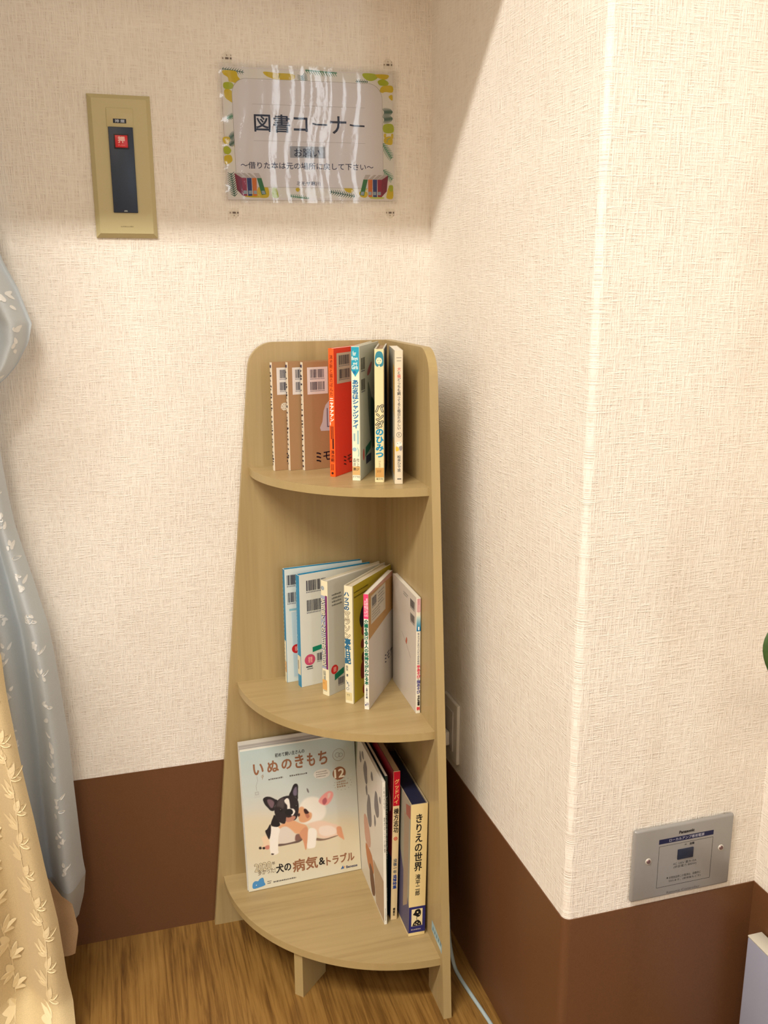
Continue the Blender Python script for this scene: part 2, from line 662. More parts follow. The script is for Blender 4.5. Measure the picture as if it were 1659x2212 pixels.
# pillar whose left face and front face meet in a rounded edge
bm = bmesh.new()
r = 0.011
pts = [(0, 0.1)] + [(r - r * math.cos(a), -CD + r - r * math.sin(a)) for a in [math.pi / 2 * i / 6 for i in range(7)]] + [(CW, -CD), (CW, 0.1)]
bm_prism(bm, pts, lambda p: Vector((p[0], p[1], 0)), lambda p: Vector((p[0], p[1], CEILZ)))
structure(from_bm('wall_side', bm, WALL, None, 30))
boxes('wall_right', [((CW, -1.45, 0), (CW + 0.12, 0.1, CEILZ))], WALL)
boxes('wall_front_right', [((CW + 0.12, -1.45, 0), (2.3, -1.33, CEILZ))], WALL)
boxes('wall_far_right', [((2.2, -5.1, 0), (2.3, -1.45, CEILZ))], WALL)
boxes('wall_left', [((-3.3, -5.1, 0), (-3.2, 0, CEILZ))], WALL)
boxes('wall_rear', [((-3.3, -5.1, 0), (0.40, -5.0, CEILZ)), ((1.32, -5.1, 0), (2.3, -5.0, CEILZ)),
                    ((0.40, -5.1, 0), (1.32, -5.0, 0.75)), ((0.40, -5.1, 2.75), (1.32, -5.0, CEILZ))], WALL)
boxes('trim_1', [((-3.2, -CD, SOF), (0.0, 0.0, CEILZ))], CEIL)      # dropped ceiling over the corner

HD = 0.355
T = 0.0016
boxes('baseboard_back', [((-3.2, -T, 0), (-T, 0, HD))], DADO)
bm = bmesh.new()
r = 0.0125
outer = [(-T, 0)] + [(-T + r - r * math.cos(a), -CD - T + r - r * math.sin(a)) for a in [math.pi / 2 * i / 6 for i in range(7)]] + [(CW, -CD - T)]
inner = [(CW, -CD), (0.011, -CD), (0.0, -CD + 0.011), (0, 0)]
bm_prism(bm, outer + inner, lambda p: Vector((p[0], p[1], 0)), lambda p: Vector((p[0], p[1], HD)))
structure(from_bm('baseboard_side', bm, DADO, None, 30))
boxes('baseboard_right', [((CW - T, -1.45, 0), (CW, -CD - T, HD))], DADO)

FRAME = mat('window_frame_white', (0.86, 0.87, 0.87), 0.35)


def glass_material():
    k = NT('window_glass')
    out = k.t.nodes['Material Output']
    k.t.nodes.remove(k.b)
    tp = k.n('ShaderNodeBsdfTransparent')
    gl = k.n('ShaderNodeBsdfGlossy', Roughness=0.0)
    fr = k.n('ShaderNodeFresnel', IOR=1.45)
    mx = k.n('ShaderNodeMixShader')
    k.l(fr.outputs[0], mx.inputs[0])
    k.l(tp.outputs[0], mx.inputs[1])
    k.l(gl.outputs[0], mx.inputs[2])
    k.l(mx.outputs[0], out.inputs['Surface'])
    return k.m


GLASS = glass_material()


def window(name, x0, x1, z0, z1, y):
    bm = bmesh.new()
    f = 0.045
    for lo, hi in [((x0, y - .03, z0), (x0 + f, y + .03, z1)), ((x1 - f, y - .03, z0), (x1, y + .03, z1)),
                   ((x0 + f, y - .03, z0), (x1 - f, y + .03, z0 + f)), ((x0 + f, y - .03, z1 - f), (x1 - f, y + .03, z1)),
                   (((x0 + x1) / 2 - f / 2, y - .02, z0 + f), ((x0 + x1) / 2 + f / 2, y + .02, z1 - f))]:
        bm_box(bm, lo, hi, 0.003)
    o = structure(from_bm(name, bm, FRAME, None, 40))
    p = box('window_pane', (x0 + f, y - .002, z0 + f), (x1 - f, y + .002, z1 - f), GLASS, o)
    p['kind'] = 'structure'
    return o


window('window_1', WX0, WX1, WZ0, WZ1, 0.05)
window('window_2', 0.40, 1.32, 0.75, 2.75, -5.05)

# ------------------------------------------------------------------ corner shelf
H, W1, W2, TP = 1.16016, 0.26297, 0.37688, 0.01469
ZS = [0.93777, 0.52231, 0.10801]
RS = [0.27264, 0.31121, 0.35470]
SX, SY, TH = -0.07786, -0.0070, -0.01027
cS, sS = math.cos(TH), math.sin(TH)


def S(u, v, z=0.0):
    """Point of the shelf unit: u along its back panel to the left, v along its side panel to the front."""
    return Vector((SX - u * cS + v * sS, SY - u * sS - v * cS, z))


shelf = empty('corner_shelf', (SX, SY, 0), (0, 0, TH))
tag(shelf, 'three tier quarter round corner shelf of light oak laminate standing on the floor', 'shelf')


def panel_outline():
    top = (W1, H)
    arc = fillet((W2, 0), top, (0, H), 0.047)
    foot = 0.083
    return [(0, 0), (0.045, 0), (0.045, 0.084), (W2 - foot, 0.084), (W2 - foot, 0), (W2, 0)] + arc + [(0, H)]


def panel(name, fa, fb):
    bm = bmesh.new()
    bm_prism(bm, panel_outline(), fa, fb)
    o = from_bm(name, bm, [WOOD_V, EDGE], shelf)
    for p in o.data.polygons:
        if p.area < 0.2 and p.index > 1:
            p.material_index = 1
    return o


panel('back_panel', lambda p: Vector((-p[0], 0, p[1])), lambda p: Vector((-p[0], -TP, p[1])))
pb = panel('side_panel', lambda p: Vector((0, -max(p[0], TP), p[1])), lambda p: Vector((-TP, -max(p[0], TP), p[1])))
for z, rr in zip(ZS, RS):
    bm = bmesh.new()
    R = rr - TP
    pts = [(TP, TP)] + [(TP + R * math.cos(a), TP + R * math.sin(a)) for a in [math.pi / 2 * i / 40 for i in range(41)]]
    bm_prism(bm, pts, lambda p: Vector((-p[0], -p[1], z - 0.0142)), lambda p: Vector((-p[0], -p[1], z)))
    o = from_bm('shelf_board', bm, [WOOD_S, EDGE], shelf)
    for p in o.data.polygons:
        if p.index > 1:
            p.material_index = 1
            p.use_smooth = True
    o.data.set_sharp_from_angle(angle=math.radians(30))
# diagonal support foot under the lowest board
fc = Vector((-0.249, -0.2513))
dv = Vector((0.7071, 0.7071))
nv = Vector((0.7071, -0.7071))
bm = bmesh.new()
q = [fc - nv * 0.0090, fc + nv * 0.0090, fc + nv * 0.0090 + dv * 0.075, fc - nv * 0.0090 + dv * 0.075]
bm_prism(bm, q, lambda p: Vector((p[0], p[1], 0)), lambda p: Vector((p[0], p[1], ZS[2] - 0.0142)))
from_bm('support_foot', bm, [EDGE], shelf)
# worn pale blue sticker low on the inside of the side panel
pr = Print(origin=(-TP, 0, 0), ex=(0, -1, 0), ey=(0, 0, 1), base=0.1)
SB = (0.60, 0.71, 0.74)
pr.poly([(307, 131), (362, 122), (362, 140), (334, 147), (308, 152)], SB, 0)
for k in range(5):
    x = 312 + k * 10
    pr.poly([(x, 134), (x + 5, 133), (x + 6, 140), (x + 2, 143)], (0.36, 0.50, 0.56), 1)
pr.rect(340, 126, 358, 131, (0.72, 0.80, 0.81), 1)
pr.build('sticker', shelf, 'worn pale blue sticker')

# ------------------------------------------------------------------ books
PAGE = mat('paper_pages', (0.83, 0.78, 0.68), 0.85)
PAGE_W = mat('paper_pages_white', (0.88, 0.85, 0.79), 0.85)
PAGE_B = mat('paper_pages_aged', (0.62, 0.51, 0.38), 0.9)
INK = (0.10, 0.10, 0.13)


class Book:
    """origin: middle of the spine foot; local X across the spine, Y into the shelf, Z up."""

    def __init__(self, name, label, cat, group, z, anchor, side, ang, w, h, d, spine, left, right, pages=PAGE, board=0.0005, r=0.0008, lean=0.0, gloss=0.35):
        a = math.radians(ang)
        du, dvv = -math.cos(a), -math.sin(a)
        lu, lv = math.sin(a), -math.cos(a)
        k = w / 2 if side == 'R' else -w / 2
        c = S(anchor[0] + lu * k, anchor[1] + lv * k, z)
        c.z += w / 2 * math.sin(abs(math.radians(lean))) + 0.0003
        self.root = empty(name, c, (0, math.radians(lean), TH + math.radians(ang - 90)))
        tag(self.root, label, cat, group)
        self.w, self.h, self.d = w, h, d
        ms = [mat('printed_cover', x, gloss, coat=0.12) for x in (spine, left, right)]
        hw = w / 2
        n = 5
        out = [(-hw, d), (-hw, r)] + [(-hw + r - r * math.cos(t), r - r * math.sin(t)) for t in [math.pi / 2 * i / n for i in range(1, n)]] + [(-hw + r, 0), (hw - r, 0)] + \
              [(hw - r + r * math.sin(t), r - r * math.cos(t)) for t in [math.pi / 2 * i / n for i in range(1, n)]] + [(hw, r), (hw, d)]
        b = min(board, w * 0.3)
        ins = [(hw - b, d), (hw - b, b), (-hw + b, b), (-hw + b, d)]
        bm = bmesh.new()
        bm_prism(bm, out + ins, lambda p: Vector((p[0], p[1], 0)), lambda p: Vector((p[0], p[1], h)))
        self.cover = from_bm('cover', bm, ms, self.root, 35)
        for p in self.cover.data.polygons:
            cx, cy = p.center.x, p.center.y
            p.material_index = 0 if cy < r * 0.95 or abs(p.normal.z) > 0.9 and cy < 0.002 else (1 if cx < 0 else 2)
        g = 0.003 if board > 0.001 else 0.0006
        box('pages', (-hw + b + 0.0002, b + 0.0003, g), (hw - b - 0.0002, d - g, h - g), pages, self.root)

    def spine(self):
        return Print((-self.w / 2, 0, 0), (1, 0, 0), (0, 0, 1), 0.12)

    def right(self):
        return Print((self.w / 2, 0, 0), (0, 1, 0), (0, 0, 1), 0.12)

    def left(self):
        return Print((-self.w / 2, self.d, 0), (0, -1, 0), (0, 0, 1), 0.12)


G1, G2, G3 = 'books on the top shelf board', 'books on the middle shelf board', 'reading matter on the lowest shelf board'
KRAFT = (0.63, 0.49, 0.335)


def code_label(p, x0, y0, x1, y1, seed, bg=(0.86, 0.84, 0.82)):
    p.rect(x0, y0, x1, y1, bg, 0)
    w, h = x1 - x0, y1 - y0
    p.barcode(x0 + w * .14, y0 + h * .55, x1 - w * .14, y0 + h * .92, layer=1, seed=seed)
    p.barcode(x0 + w * .14, y0 + h * .10, x1 - w * .14, y0 + h * .46, layer=1, seed=seed + 5)


def hand_mimoza(p, x, y, s, col=(0.08, 0.06, 0.12)):
    """The handwritten katakana MIMOZA in felt pen."""
    for k in range(3):
        yy = y + s * (0.95 - 0.42 * k)
        p.stroke([(x, yy), (x + s * .28, yy - s * .05), (x + s * .55, yy - s * .17)], s * .15, col, 1)
    x2 = x + s * 0.95
    p.stroke([(x2 - s * .05, y + s * .92), (x2 + s * .8, y + s * .97)], s * .12, col, 1)
    p.stroke([(x2 - s * .1, y + s * .50), (x2 + s * .85, y + s * .58)], s * .12, col, 1)
    p.stroke([(x2 + s * .3, y + s * .95), (x2 + s * .28, y + s * .4), (x2 + s * .38, y + s * .12), (x2 + s * .9, y + s * .12)], s * .14, col, 1)
    x3 = x + s * 2.1
    p.stroke([(x3, y + s * .75), (x3 + s * .8, y + s * .8)], s * .12, col, 1)
    p.stroke([(x3 + s * .2, y + s), (x3 + s * .2, y + s * .5)], s * .12, col, 1)
    p.stroke([(x3 + s * .58, y + s), (x3 + s * .55, y + s * .4), (x3 + s * .25, y)], s * .12, col, 1)


def kraft_spine(p, w, seed):
    rnd = random.Random(seed)
    y = 184
    p.rect(0.8, 181, w - 1.6, 186, (0.25, 0.22, 0.36), 1)
    while y > 6:
        p.poly([(rnd.uniform(.4, 1.6), y), (rnd.uniform(2.5, w - .5), y - rnd.uniform(0, 1)), (rnd.uniform(2, w - 1), y - rnd.uniform(2, 4)), (rnd.uniform(.3, 2), y - rnd.uniform(1.5, 5))], (0.20, 0.17, 0.22), 1)
        y -= rnd.uniform(4, 11)


kraft = [((0.2335, 0.0640), 12.5, 'brown kraft paper paperback with a snowflake print, leftmost of three alike'),
         ((0.2068, 0.0690), 13.5, 'brown kraft paper paperback in the middle of three alike'),
         ((0.1818, 0.0758), 15, 'brown kraft paper paperback with a pale apron print, beside the orange book')]
for i, (an, ang, lab) in enumerate(kraft):
    b = Book('paperback', lab, 'book', G1, ZS[0], an, 'R', ang, 0.0084, 0.1905, 0.118, (0.86, 0.82, 0.74), KRAFT, KRAFT, PAGE, gloss=0.7)
    p = b.spine()
    kraft_spine(p, 8.4, i + 3)
    p.build('spine_lettering', b.root)
    p = b.right()
    code_label(p, 9, 134, 49, 181, 20 + i)
    if i == 0:
        for k in range(6):
            a = math.pi / 3 * k + 0.3
            X, Y = 22, 113
            p.stroke([(X, Y), (X + 7 * math.cos(a), Y + 7 * math.sin(a))], 2.2, (0.85, 0.81, 0.74), 0)
            for e in (-.5, .5):
                p.stroke([(X + 4 * math.cos(a), Y + 4 * math.sin(a)), (X + 6.5 * math.cos(a + e), Y + 6.5 * math.sin(a + e))], 1.6, (0.85, 0.81, 0.74), 1)
        p.ring(38, 88, 4, 2, (0.84, 0.80, 0.74), 0)
    if i == 2:
        p.poly([(52, 122), (60, 120), (76, 116), (80, 66), (34, 68), (32, 74), (37, 84), (40, 104), (44, 114)], (0.76, 0.75, 0.76), 0)
        p.rect(46, 74, 48.2, 108, (0.42, 0.41, 0.47), 1)
        p.rect(48, 74, 60, 76, (0.42, 0.41, 0.47), 1)
    hand_mimoza(p, 24 if i else 24, 14, 16)
    p.build('cover_print', b.root)

# orange book
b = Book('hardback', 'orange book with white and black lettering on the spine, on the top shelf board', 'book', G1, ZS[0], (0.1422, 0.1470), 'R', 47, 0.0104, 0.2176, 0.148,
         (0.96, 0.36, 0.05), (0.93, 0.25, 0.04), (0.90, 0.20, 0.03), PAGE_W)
p = b.spine()
p.vtext('鴻池剛と猫のぽんた', 5.2, 207, 138, 6.6, (0.30, 0.10, 0.03), 1)
p.vtext('ニャアアアン!', 5.2, 136, 88, 8.2, (0.97, 0.95, 0.92), 1, bold=0.35)
for k in range(2):
    p.rect(2.9 + 3.2 * k, 65, 4.6 + 3.2 * k, 87, (0.42, 0.13, 0.03), 1)
p.rect(5.6, 48, 8.4, 66, (0.24, 0.07, 0.03), 1)
p.vtext('鴻池剛', 5.4, 46, 25, 7.0, (0.28, 0.08, 0.03), 1, bold=0.1)
for k in range(2):
    p.rect(2.9 + 3.0 * k, 11, 4.2 + 3.0 * k, 22, (0.45, 0.15, 0.04), 1)
p.disc(5, 6, 2.2, (0.25, 0.08, 0.04), 1)
p.build('spine_lettering', b.root)
p = b.right()
code_label(p, 10, 158, 62, 209, 41, (0.80, 0.74, 0.66))
hand_mimoza(p, 30, 16, 15, (0.30, 0.05, 0.03))
p.build('cover_print', b.root)

# pale children's hardback with a turquoise tag
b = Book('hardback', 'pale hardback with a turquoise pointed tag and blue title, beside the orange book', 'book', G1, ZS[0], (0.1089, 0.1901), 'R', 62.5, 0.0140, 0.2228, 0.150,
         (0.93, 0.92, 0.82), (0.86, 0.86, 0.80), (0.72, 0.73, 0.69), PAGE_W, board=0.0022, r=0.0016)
p = b.spine()
TQ = (0.16, 0.62, 0.73)
p.poly([(0.5, 222), (13.5, 222), (13.5, 184), (7, 173.5), (0.5, 184)], TQ, 0)
p.text('for', 3.0, 208, 8.6, 215.5, (0.90, 0.96, 0.92), 1, bold=.12)
p.text('Boys', 1.2, 199, 11.5, 206.5, (0.90, 0.96, 0.92), 1, bold=.12)
p.text('and', 3.6, 193.5, 10.2, 198, (0.90, 0.96, 0.92), 1, bold=.1)
p.text('Girls', 1.2, 186, 11.5, 192.5, (0.90, 0.96, 0.92), 1, bold=.12)
p.disc(5.5, 181, 2.6, (0.12, 0.45, 0.66), 1)
p.vtext('あだ名はシャンツァイ', 6.6, 169, 88, 11.0, (0.18, 0.46, 0.64), 1, bold=.42)
p.rect(3.0, 67, 5.8, 80, (0.60, 0.72, 0.74), 1)
p.rect(9.2, 62, 11.8, 85, (0.58, 0.74, 0.76), 1)
p.disc(4.3, 53, 3.4, (0.62, 0.75, 0.80), 1)
p.stroke([(9.2, 56), (11, 52), (11.6, 46), (10.6, 41)], 1.6, (0.66, 0.79, 0.74), 1)
p.vtext('作上', 9.8, 38, 23.5, 5.0, (0.22, 0.25, 0.25), 1)
p.vtext('森井', 4.0, 38, 23.5, 5.0, (0.22, 0.25, 0.25), 1)
p.rect(0.6, 9.5, 13.6, 24, (0.84, 0.68, 0.44), 2)
p.text('熱ジ', 2.2, 17, 11.8, 22, (0.22, 0.18, 0.14), 3, bold=.12)
p.text('ポプラ社', 1.0, 4.5, 13.0, 8.3, (0.20, 0.22, 0.20), 1)
p.build('spine_lettering', b.root)
p = b.right()
p.barcode(12, 180, 40, 203, (0.30, 0.29, 0.27), 1, 61)
p.barcode(12, 146, 40, 168, (0.32, 0.30, 0.28), 1, 62)
p.poly([(62, 180), (92, 192), (84, 176), (60, 170)], (0.66, 0.36, 0.38), 0, 4)
p.poly([(64, 160), (96, 120), (110, 60), (92, 40), (70, 90), (62, 130)], (0.42, 0.46, 0.42), 0, 4)
p.poly([(84, 130), (120, 110), (130, 40), (100, 44), (86, 84)], (0.20, 0.34, 0.30), 1, 4)
p.disc(26, 40, 6, (0.76, 0.33, 0.32), 1, 10)
p.poly([(38, 34), (80, 42), (84, 56), (42, 50)], (0.12, 0.42, 0.33), 1)
p.rect(44, 20, 84, 34, (0.16, 0.18, 0.30), 1)
p.build('cover_print', b.root)

# cream hardback with a round portrait
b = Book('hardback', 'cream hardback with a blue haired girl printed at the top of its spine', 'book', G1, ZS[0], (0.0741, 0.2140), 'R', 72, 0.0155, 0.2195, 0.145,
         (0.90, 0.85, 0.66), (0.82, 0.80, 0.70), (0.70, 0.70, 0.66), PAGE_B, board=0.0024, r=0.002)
p = b.spine()
p.poly([(1.0, 197), (1.2, 207), (3.5, 214), (8, 216), (12.5, 214), (14.6, 207), (14.8, 196), (12, 191.5), (4, 191.5)], (0.22, 0.53, 0.60), 0, 4)
p.disc(7.7, 200.5, 5.0, (0.93, 0.89, 0.74), 1, 5.6)
p.poly([(2.4, 205), (5, 207.5), (10.5, 207.5), (13.2, 204), (13, 209), (8, 213), (3, 210)], (0.22, 0.53, 0.60), 2, 3)
p.disc(5.8, 201, .7, (0.28, 0.42, 0.45), 2)
p.disc(9.8, 201, .7, (0.28, 0.42, 0.45), 2)
p.stroke([(6.4, 197.6), (7.7, 196.9), (9.0, 197.6)], .6, (0.45, 0.35, 0.30), 2)
p.rect(6.5, 190.5, 9, 193, (0.93, 0.89, 0.74), 1)
for (ch, yt, yb) in (('パ', 130, 116), ('ン', 116, 103), ('ダ', 103, 90)):
    p.vtext(ch, 7.6, yt, yb, 14.0, (0.16, 0.14, 0.12), 1, bold=1.15)
    p.vtext(ch, 7.6, yt, yb, 14.0, (0.93, 0.90, 0.76), 2)
for (ch, yt, yb) in (('の', 91, 78), ('ひ', 78, 65), ('み', 65, 52), ('つ', 52, 41)):
    p.vtext(ch, 7.8, yt, yb, 13.6, (0.07, 0.55, 0.72), 1, bold=.62)
p.vtext('けもの', 8.0, 37, 25, 4.0, (0.62, 0.56, 0.42), 1)
p.rect(0.8, 8.5, 15.0, 24.5, (0.80, 0.61, 0.35), 1)
p.text('かが', 3.6, 16.5, 10.6, 21, (0.42, 0.28, 0.16), 2)
p.text('誠文社', 2.2, 3.8, 13.6, 8.0, (0.25, 0.23, 0.18), 1)
p.build('spine_lettering', b.root)
p = b.right()
p.rect(20, 2, 143, 218, (0.12, 0.20, 0.30), 0)
p.poly([(22, 30), (34, 26), (40, 34), (30, 42)], (0.72, 0.34, 0.18), 1, 3)
p.build('cover_print', b.root)

# white comic diary
b = Book('paperback', 'white comic diary with red and grey handwritten title, rightmost on the top board', 'book', G1, ZS[0], (0.0610, 0.2319), 'L', 78, 0.0135, 0.2180, 0.128,
         (0.88, 0.83, 0.73), (0.80, 0.77, 0.68), (0.86, 0.82, 0.74), PAGE_W, r=0.0022)
p = b.spine()
p.rect(2.6, 206, 10.8, 207, (0.60, 0.58, 0.52), 1)
p.rect(3.2, 201, 10.2, 202, (0.60, 0.58, 0.52), 1)
seq = '犬と猫どっちも飼ってると毎日たのしい'
y = 191.0
stp = 101.0 / len(seq)
for ch in seq:
    red = ch in '犬猫'
    p.vtext(ch, 6.7, y, y - stp, 6.0, (0.84, 0.42, 0.38) if red else (0.36, 0.36, 0.36), 1, bold=.1)
    y -= stp
p.ring(6.9, 82, 3.9, .7, (0.45, 0.44, 0.42), 1)
p.text('1', 6.3, 80.3, 7.4, 84, (0.40, 0.40, 0.38), 1)
p.poly([(2.4, 67), (4, 70), (9, 70.5), (11.6, 68), (11, 64), (6, 62), (3, 63.5)], (0.95, 0.93, 0.88), 1, 3)
p.disc(4.6, 67.6, .6, INK, 2)
p.disc(9.0, 68.6, .6, INK, 2)
p.poly([(1.8, 62.5), (5.5, 61), (7, 57), (3, 54.5), (1.4, 57)], (0.93, 0.76, 0.26), 1, 3)
p.poly([(7, 62), (11.8, 63.5), (12, 57.5), (8.6, 55.5)], (0.60, 0.58, 0.58), 1, 3)
p.vtext('松本ひで吉', 6.9, 48, 20, 6.2, (0.34, 0.36, 0.38), 1, bold=.1)
p.rect(4.0, 7.5, 10.6, 9.2, (0.35, 0.34, 0.33), 1)
p.build('spine_lettering', b.root)
p = b.left()
p.poly([(95, 196), (119, 190), (119, 110), (105, 120)], (0.86, 0.66, 0.20), 0)
p.poly([(90, 70), (100, 72), (121, 58), (121, 12), (96, 16)], (0.82, 0.62, 0.24), 0)
p.stroke([(92, 73), (101, 72), (109, 60)], 1.6, INK, 1)
p.poly([(30, 150), (80, 150), (80, 60), (30, 60)], (0.52, 0.56, 0.56), 0)
p.build('cover_print', b.root)


def red_sticker(p, x, y, r, col=(0.80, 0.15, 0.16)):
    p.disc(x, y, r, col, 2)
    p.text('寄贈', x - r * .32, y - r * .55, x + r * .45, y + r * .55, (0.95, 0.70, 0.66), 3, bold=.1)


# middle board
BLUE = (0.10, 0.52, 0.70)
b = Book('hardback', 'white and blue hardback at the left end of the middle shelf board', 'book', G2, ZS[1], (0.2195, 0.0445), 'R', 7, 0.0105, 0.2245, 0.155,
         BLUE, BLUE, (0.84, 0.88, 0.87), PAGE_W, board=0.0014)
p = b.spine()
p.rect(0.1, 0, 10.4, 84, (0.91, 0.89, 0.78), 0)
rnd = random.Random(4)
for k in range(24):
    y = 212 - k * 8
    p.poly([(.3, y), (rnd.uniform(1, 2.5), y - 1.5), (rnd.uniform(.8, 2), y - 4), (.3, y - 5)], (0.78, 0.86, 0.84) if y > 86 else (0.35, 0.55, 0.62), 1)
p.rect(2.5, 20, 10, 42, (0.87, 0.67, 0.42), 1)
p.build('spine_lettering', b.root)
p = b.right()
p.barcode(5, 190, 42, 213, layer=1, seed=71)
p.barcode(5, 156, 42, 179, layer=1, seed=72)
p.rect(8, 143, 30, 147, (0.55, 0.75, 0.80), 1)
p.poly([(12, 140), (40, 140), (40, 10), (14, 10)], (0.76, 0.85, 0.88), 0)
red_sticker(p, 20, 66, 9)
p.build('cover_print', b.root)

b = Book('hardback', 'white hardback with a blue scalloped spine and pink sticker, second from left on middle board', 'book', G2, ZS[1], (0.1978, 0.0738), 'R', 14, 0.0135, 0.2200, 0.155,
         BLUE, BLUE, (0.84, 0.85, 0.82), PAGE_W, board=0.0016)
p = b.spine()
rnd = random.Random(5)
for k in range(22):
    y = 208 - k * 7
    p.poly([(.3, y), (rnd.uniform(1, 2.8), y - 1.2), (rnd.uniform(.8, 2.2), y - 3.5), (.3, y - 4.5)], (0.74, 0.84, 0.84), 1)
p.rect(0.1, 24, 13.4, 62, (0.86, 0.82, 0.70), 0)
p.rect(1.5, 34, 5.5, 52, (0.60, 0.58, 0.52), 1)
p.build('spine_lettering', b.root)
p = b.right()
p.barcode(15, 184, 55, 208, layer=1, seed=81)
p.barcode(15, 144, 55, 170, layer=1, seed=82)
p.poly([(44, 120), (56, 118), (58, 86), (46, 88)], (0.62, 0.76, 0.70), 0, 3)
red_sticker(p, 19, 52, 11, (0.79, 0.30, 0.44))
p.rect(11, 37, 24, 39.5, (0.20, 0.20, 0.24), 1)
p.rect(13, 33, 25, 35, (0.45, 0.46, 0.46), 1)
p.poly([(25, 66), (60, 72), (60, 80), (25, 76)], (0.05, 0.52, 0.40), 2)
p.barcode(34, 44, 60, 62, layer=1, seed=83)
p.build('cover_print', b.root)

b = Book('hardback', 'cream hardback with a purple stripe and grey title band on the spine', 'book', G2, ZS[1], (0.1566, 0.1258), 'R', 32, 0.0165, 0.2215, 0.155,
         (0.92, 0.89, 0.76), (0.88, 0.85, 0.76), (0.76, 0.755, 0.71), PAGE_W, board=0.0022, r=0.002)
p = b.spine()
p.disc(5.6, 207, 4.2, (0.66, 0.70, 0.72), 1)
p.ring(5.6, 207, 2.6, .6, (0.45, 0.48, 0.52), 2)
p.rect(0.6, 52, 11.6, 193, (0.63, 0.66, 0.74), 0)
p.rect(11.6, 52, 16.2, 194, (0.46, 0.14, 0.40), 0)
t = '矢田部くんの三日坊主日記'
p.vtext(t, 6.3, 187, 56, 11.4, (0.20, 0.22, 0.24), 1, bold=.8, skew=-.1)
p.vtext(t, 5.8, 187.6, 56.6, 11.4, (0.95, 0.93, 0.82), 2, bold=.15, skew=-.1)
p.frame(3.4, 28, 9.4, 48, .5, (0.40, 0.42, 0.46), 1)
p.vtext('図書', 6.4, 47, 29, 4.6, (0.32, 0.36, 0.42), 1)
p.rect(1.0, 10, 12.6, 30, (0.86, 0.66, 0.38), 2)
p.text('ヤブ', 2.4, 20, 6.8, 25, (0.50, 0.36, 0.22), 3)
p.rect(4, 8.2, 12, 9, (0.35, 0.30, 0.25), 1)
p.build('spine_lettering', b.root)
p = b.right()
p.lines(12, 170, 38, 196, 4, (0.42, 0.42, 0.40), 1, 9)
red_sticker(p, 16, 48, 9)
p.poly([(16, 26), (40, 34), (40, 46), (16, 38)], (0.03, 0.45, 0.34), 2)
p.barcode(25, 12, 42, 28, (0.22, 0.20, 0.30), 1, 92)
p.build('cover_print', b.root)

b = Book('hardback', 'cream hardback with blue and outlined title and a mustard yellow side cover', 'book', G2, ZS[1], (0.1209, 0.1706), 'R', 47, 0.0172, 0.2228, 0.150,
         (0.91, 0.88, 0.75), (0.84, 0.81, 0.72), (0.70, 0.63, 0.10), PAGE, board=0.0022, r=0.0018)
p = b.spine()
p.vtext('ハッコの', 5.4, 212, 177, 11.0, (0.10, 0.34, 0.52), 1, bold=.5)
p.vtext('マラソン', 6.0, 177, 123, 13.4, (0.50, 0.44, 0.34), 1, bold=.95)
p.vtext('マラソン', 6.0, 177, 123, 13.4, (0.93, 0.90, 0.78), 2)
p.vtext('事件日記', 6.6, 124, 76, 12.6, (0.17, 0.41, 0.55), 1, bold=.75)
p.vtext('佐矢 清', 4.8, 73, 51, 4.6, (0.34, 0.36, 0.40), 1, bold=.12)
p.rect(2.6, 20, 14.4, 42, (0.88, 0.86, 0.78), 0)
p.stroke([(3, 44), (5, 38), (4, 36), (6, 41)], .9, (0.25, 0.36, 0.46), 1)
p.stroke([(6.5, 40), (7.5, 32), (9.5, 36)], .9, (0.25, 0.36, 0.46), 1)
p.ring(5.6, 28, 2.4, .8, (0.30, 0.40, 0.50), 1)
p.rect(1.2, 5.5, 14.2, 21, (0.85, 0.79, 0.60), 1)
p.text('ササ', 4.0, 12.5, 10, 18, (0.35, 0.34, 0.30), 2)
p.build('spine_lettering', b.root)
p = b.right()
p.rect(0.5, 1, 4, 221, (0.80, 0.77, 0.66), 0)
p.lines(6, 196, 62, 214, 2, (0.38, 0.34, 0.10), 1, 8, .3)
p.poly([(26, 158), (38, 176), (60, 176), (64, 140), (40, 132), (28, 142)], (0.11, 0.09, 0.14), 1, 3)
p.poly([(34, 136), (60, 138), (60, 122), (36, 120)], (0.55, 0.20, 0.12), 1, 3)
p.disc(36, 104, 7, (0.50, 0.20, 0.14), 1, 9)
p.disc(38, 78, 6, (0.36, 0.14, 0.10), 1, 9)
p.poly([(30, 66), (48, 70), (52, 40), (30, 38)], (0.50, 0.17, 0.11), 1, 3)
p.disc(40, 14, 5, (0.60, 0.16, 0.10), 1, 9)
p.build('cover_print', b.root)

b = Book('paperback', 'paperback with a pink topped spine and green title, left side of the V gap', 'book', G2, ZS[1], (0.0997, 0.2003), 'R', 57, 0.0088, 0.2165, 0.147,
         (0.93, 0.92, 0.86), (0.85, 0.80, 0.75), (0.79, 0.76, 0.73), PAGE_W)
p = b.spine()
p.rect(0, 171, 8.8, 216.3, (0.90, 0.26, 0.46), 0)
p.vtext('医療福祉の', 6.3, 209, 174, 3.6, (0.97, 0.80, 0.84), 1, bold=.12)
p.vtext('お年寄りの心', 2.7, 205, 175, 3.4, (0.97, 0.80, 0.84), 1, bold=.12)
p.vtext('介護を受ける人の気持ちがわかる本', 4.5, 169.5, 47, 7.6, (0.04, 0.42, 0.33), 1, bold=.38)
p.rect(0.6, 45.2, 8.4, 45.7, (0.55, 0.55, 0.50), 1)
p.vtext('主婦の友社編', 4.6, 42, 21, 3.6, (0.22, 0.25, 0.32), 1, bold=.08)
p.frame(1.2, 5.2, 7.8, 14, .3, (0.6, 0.58, 0.66), 1)
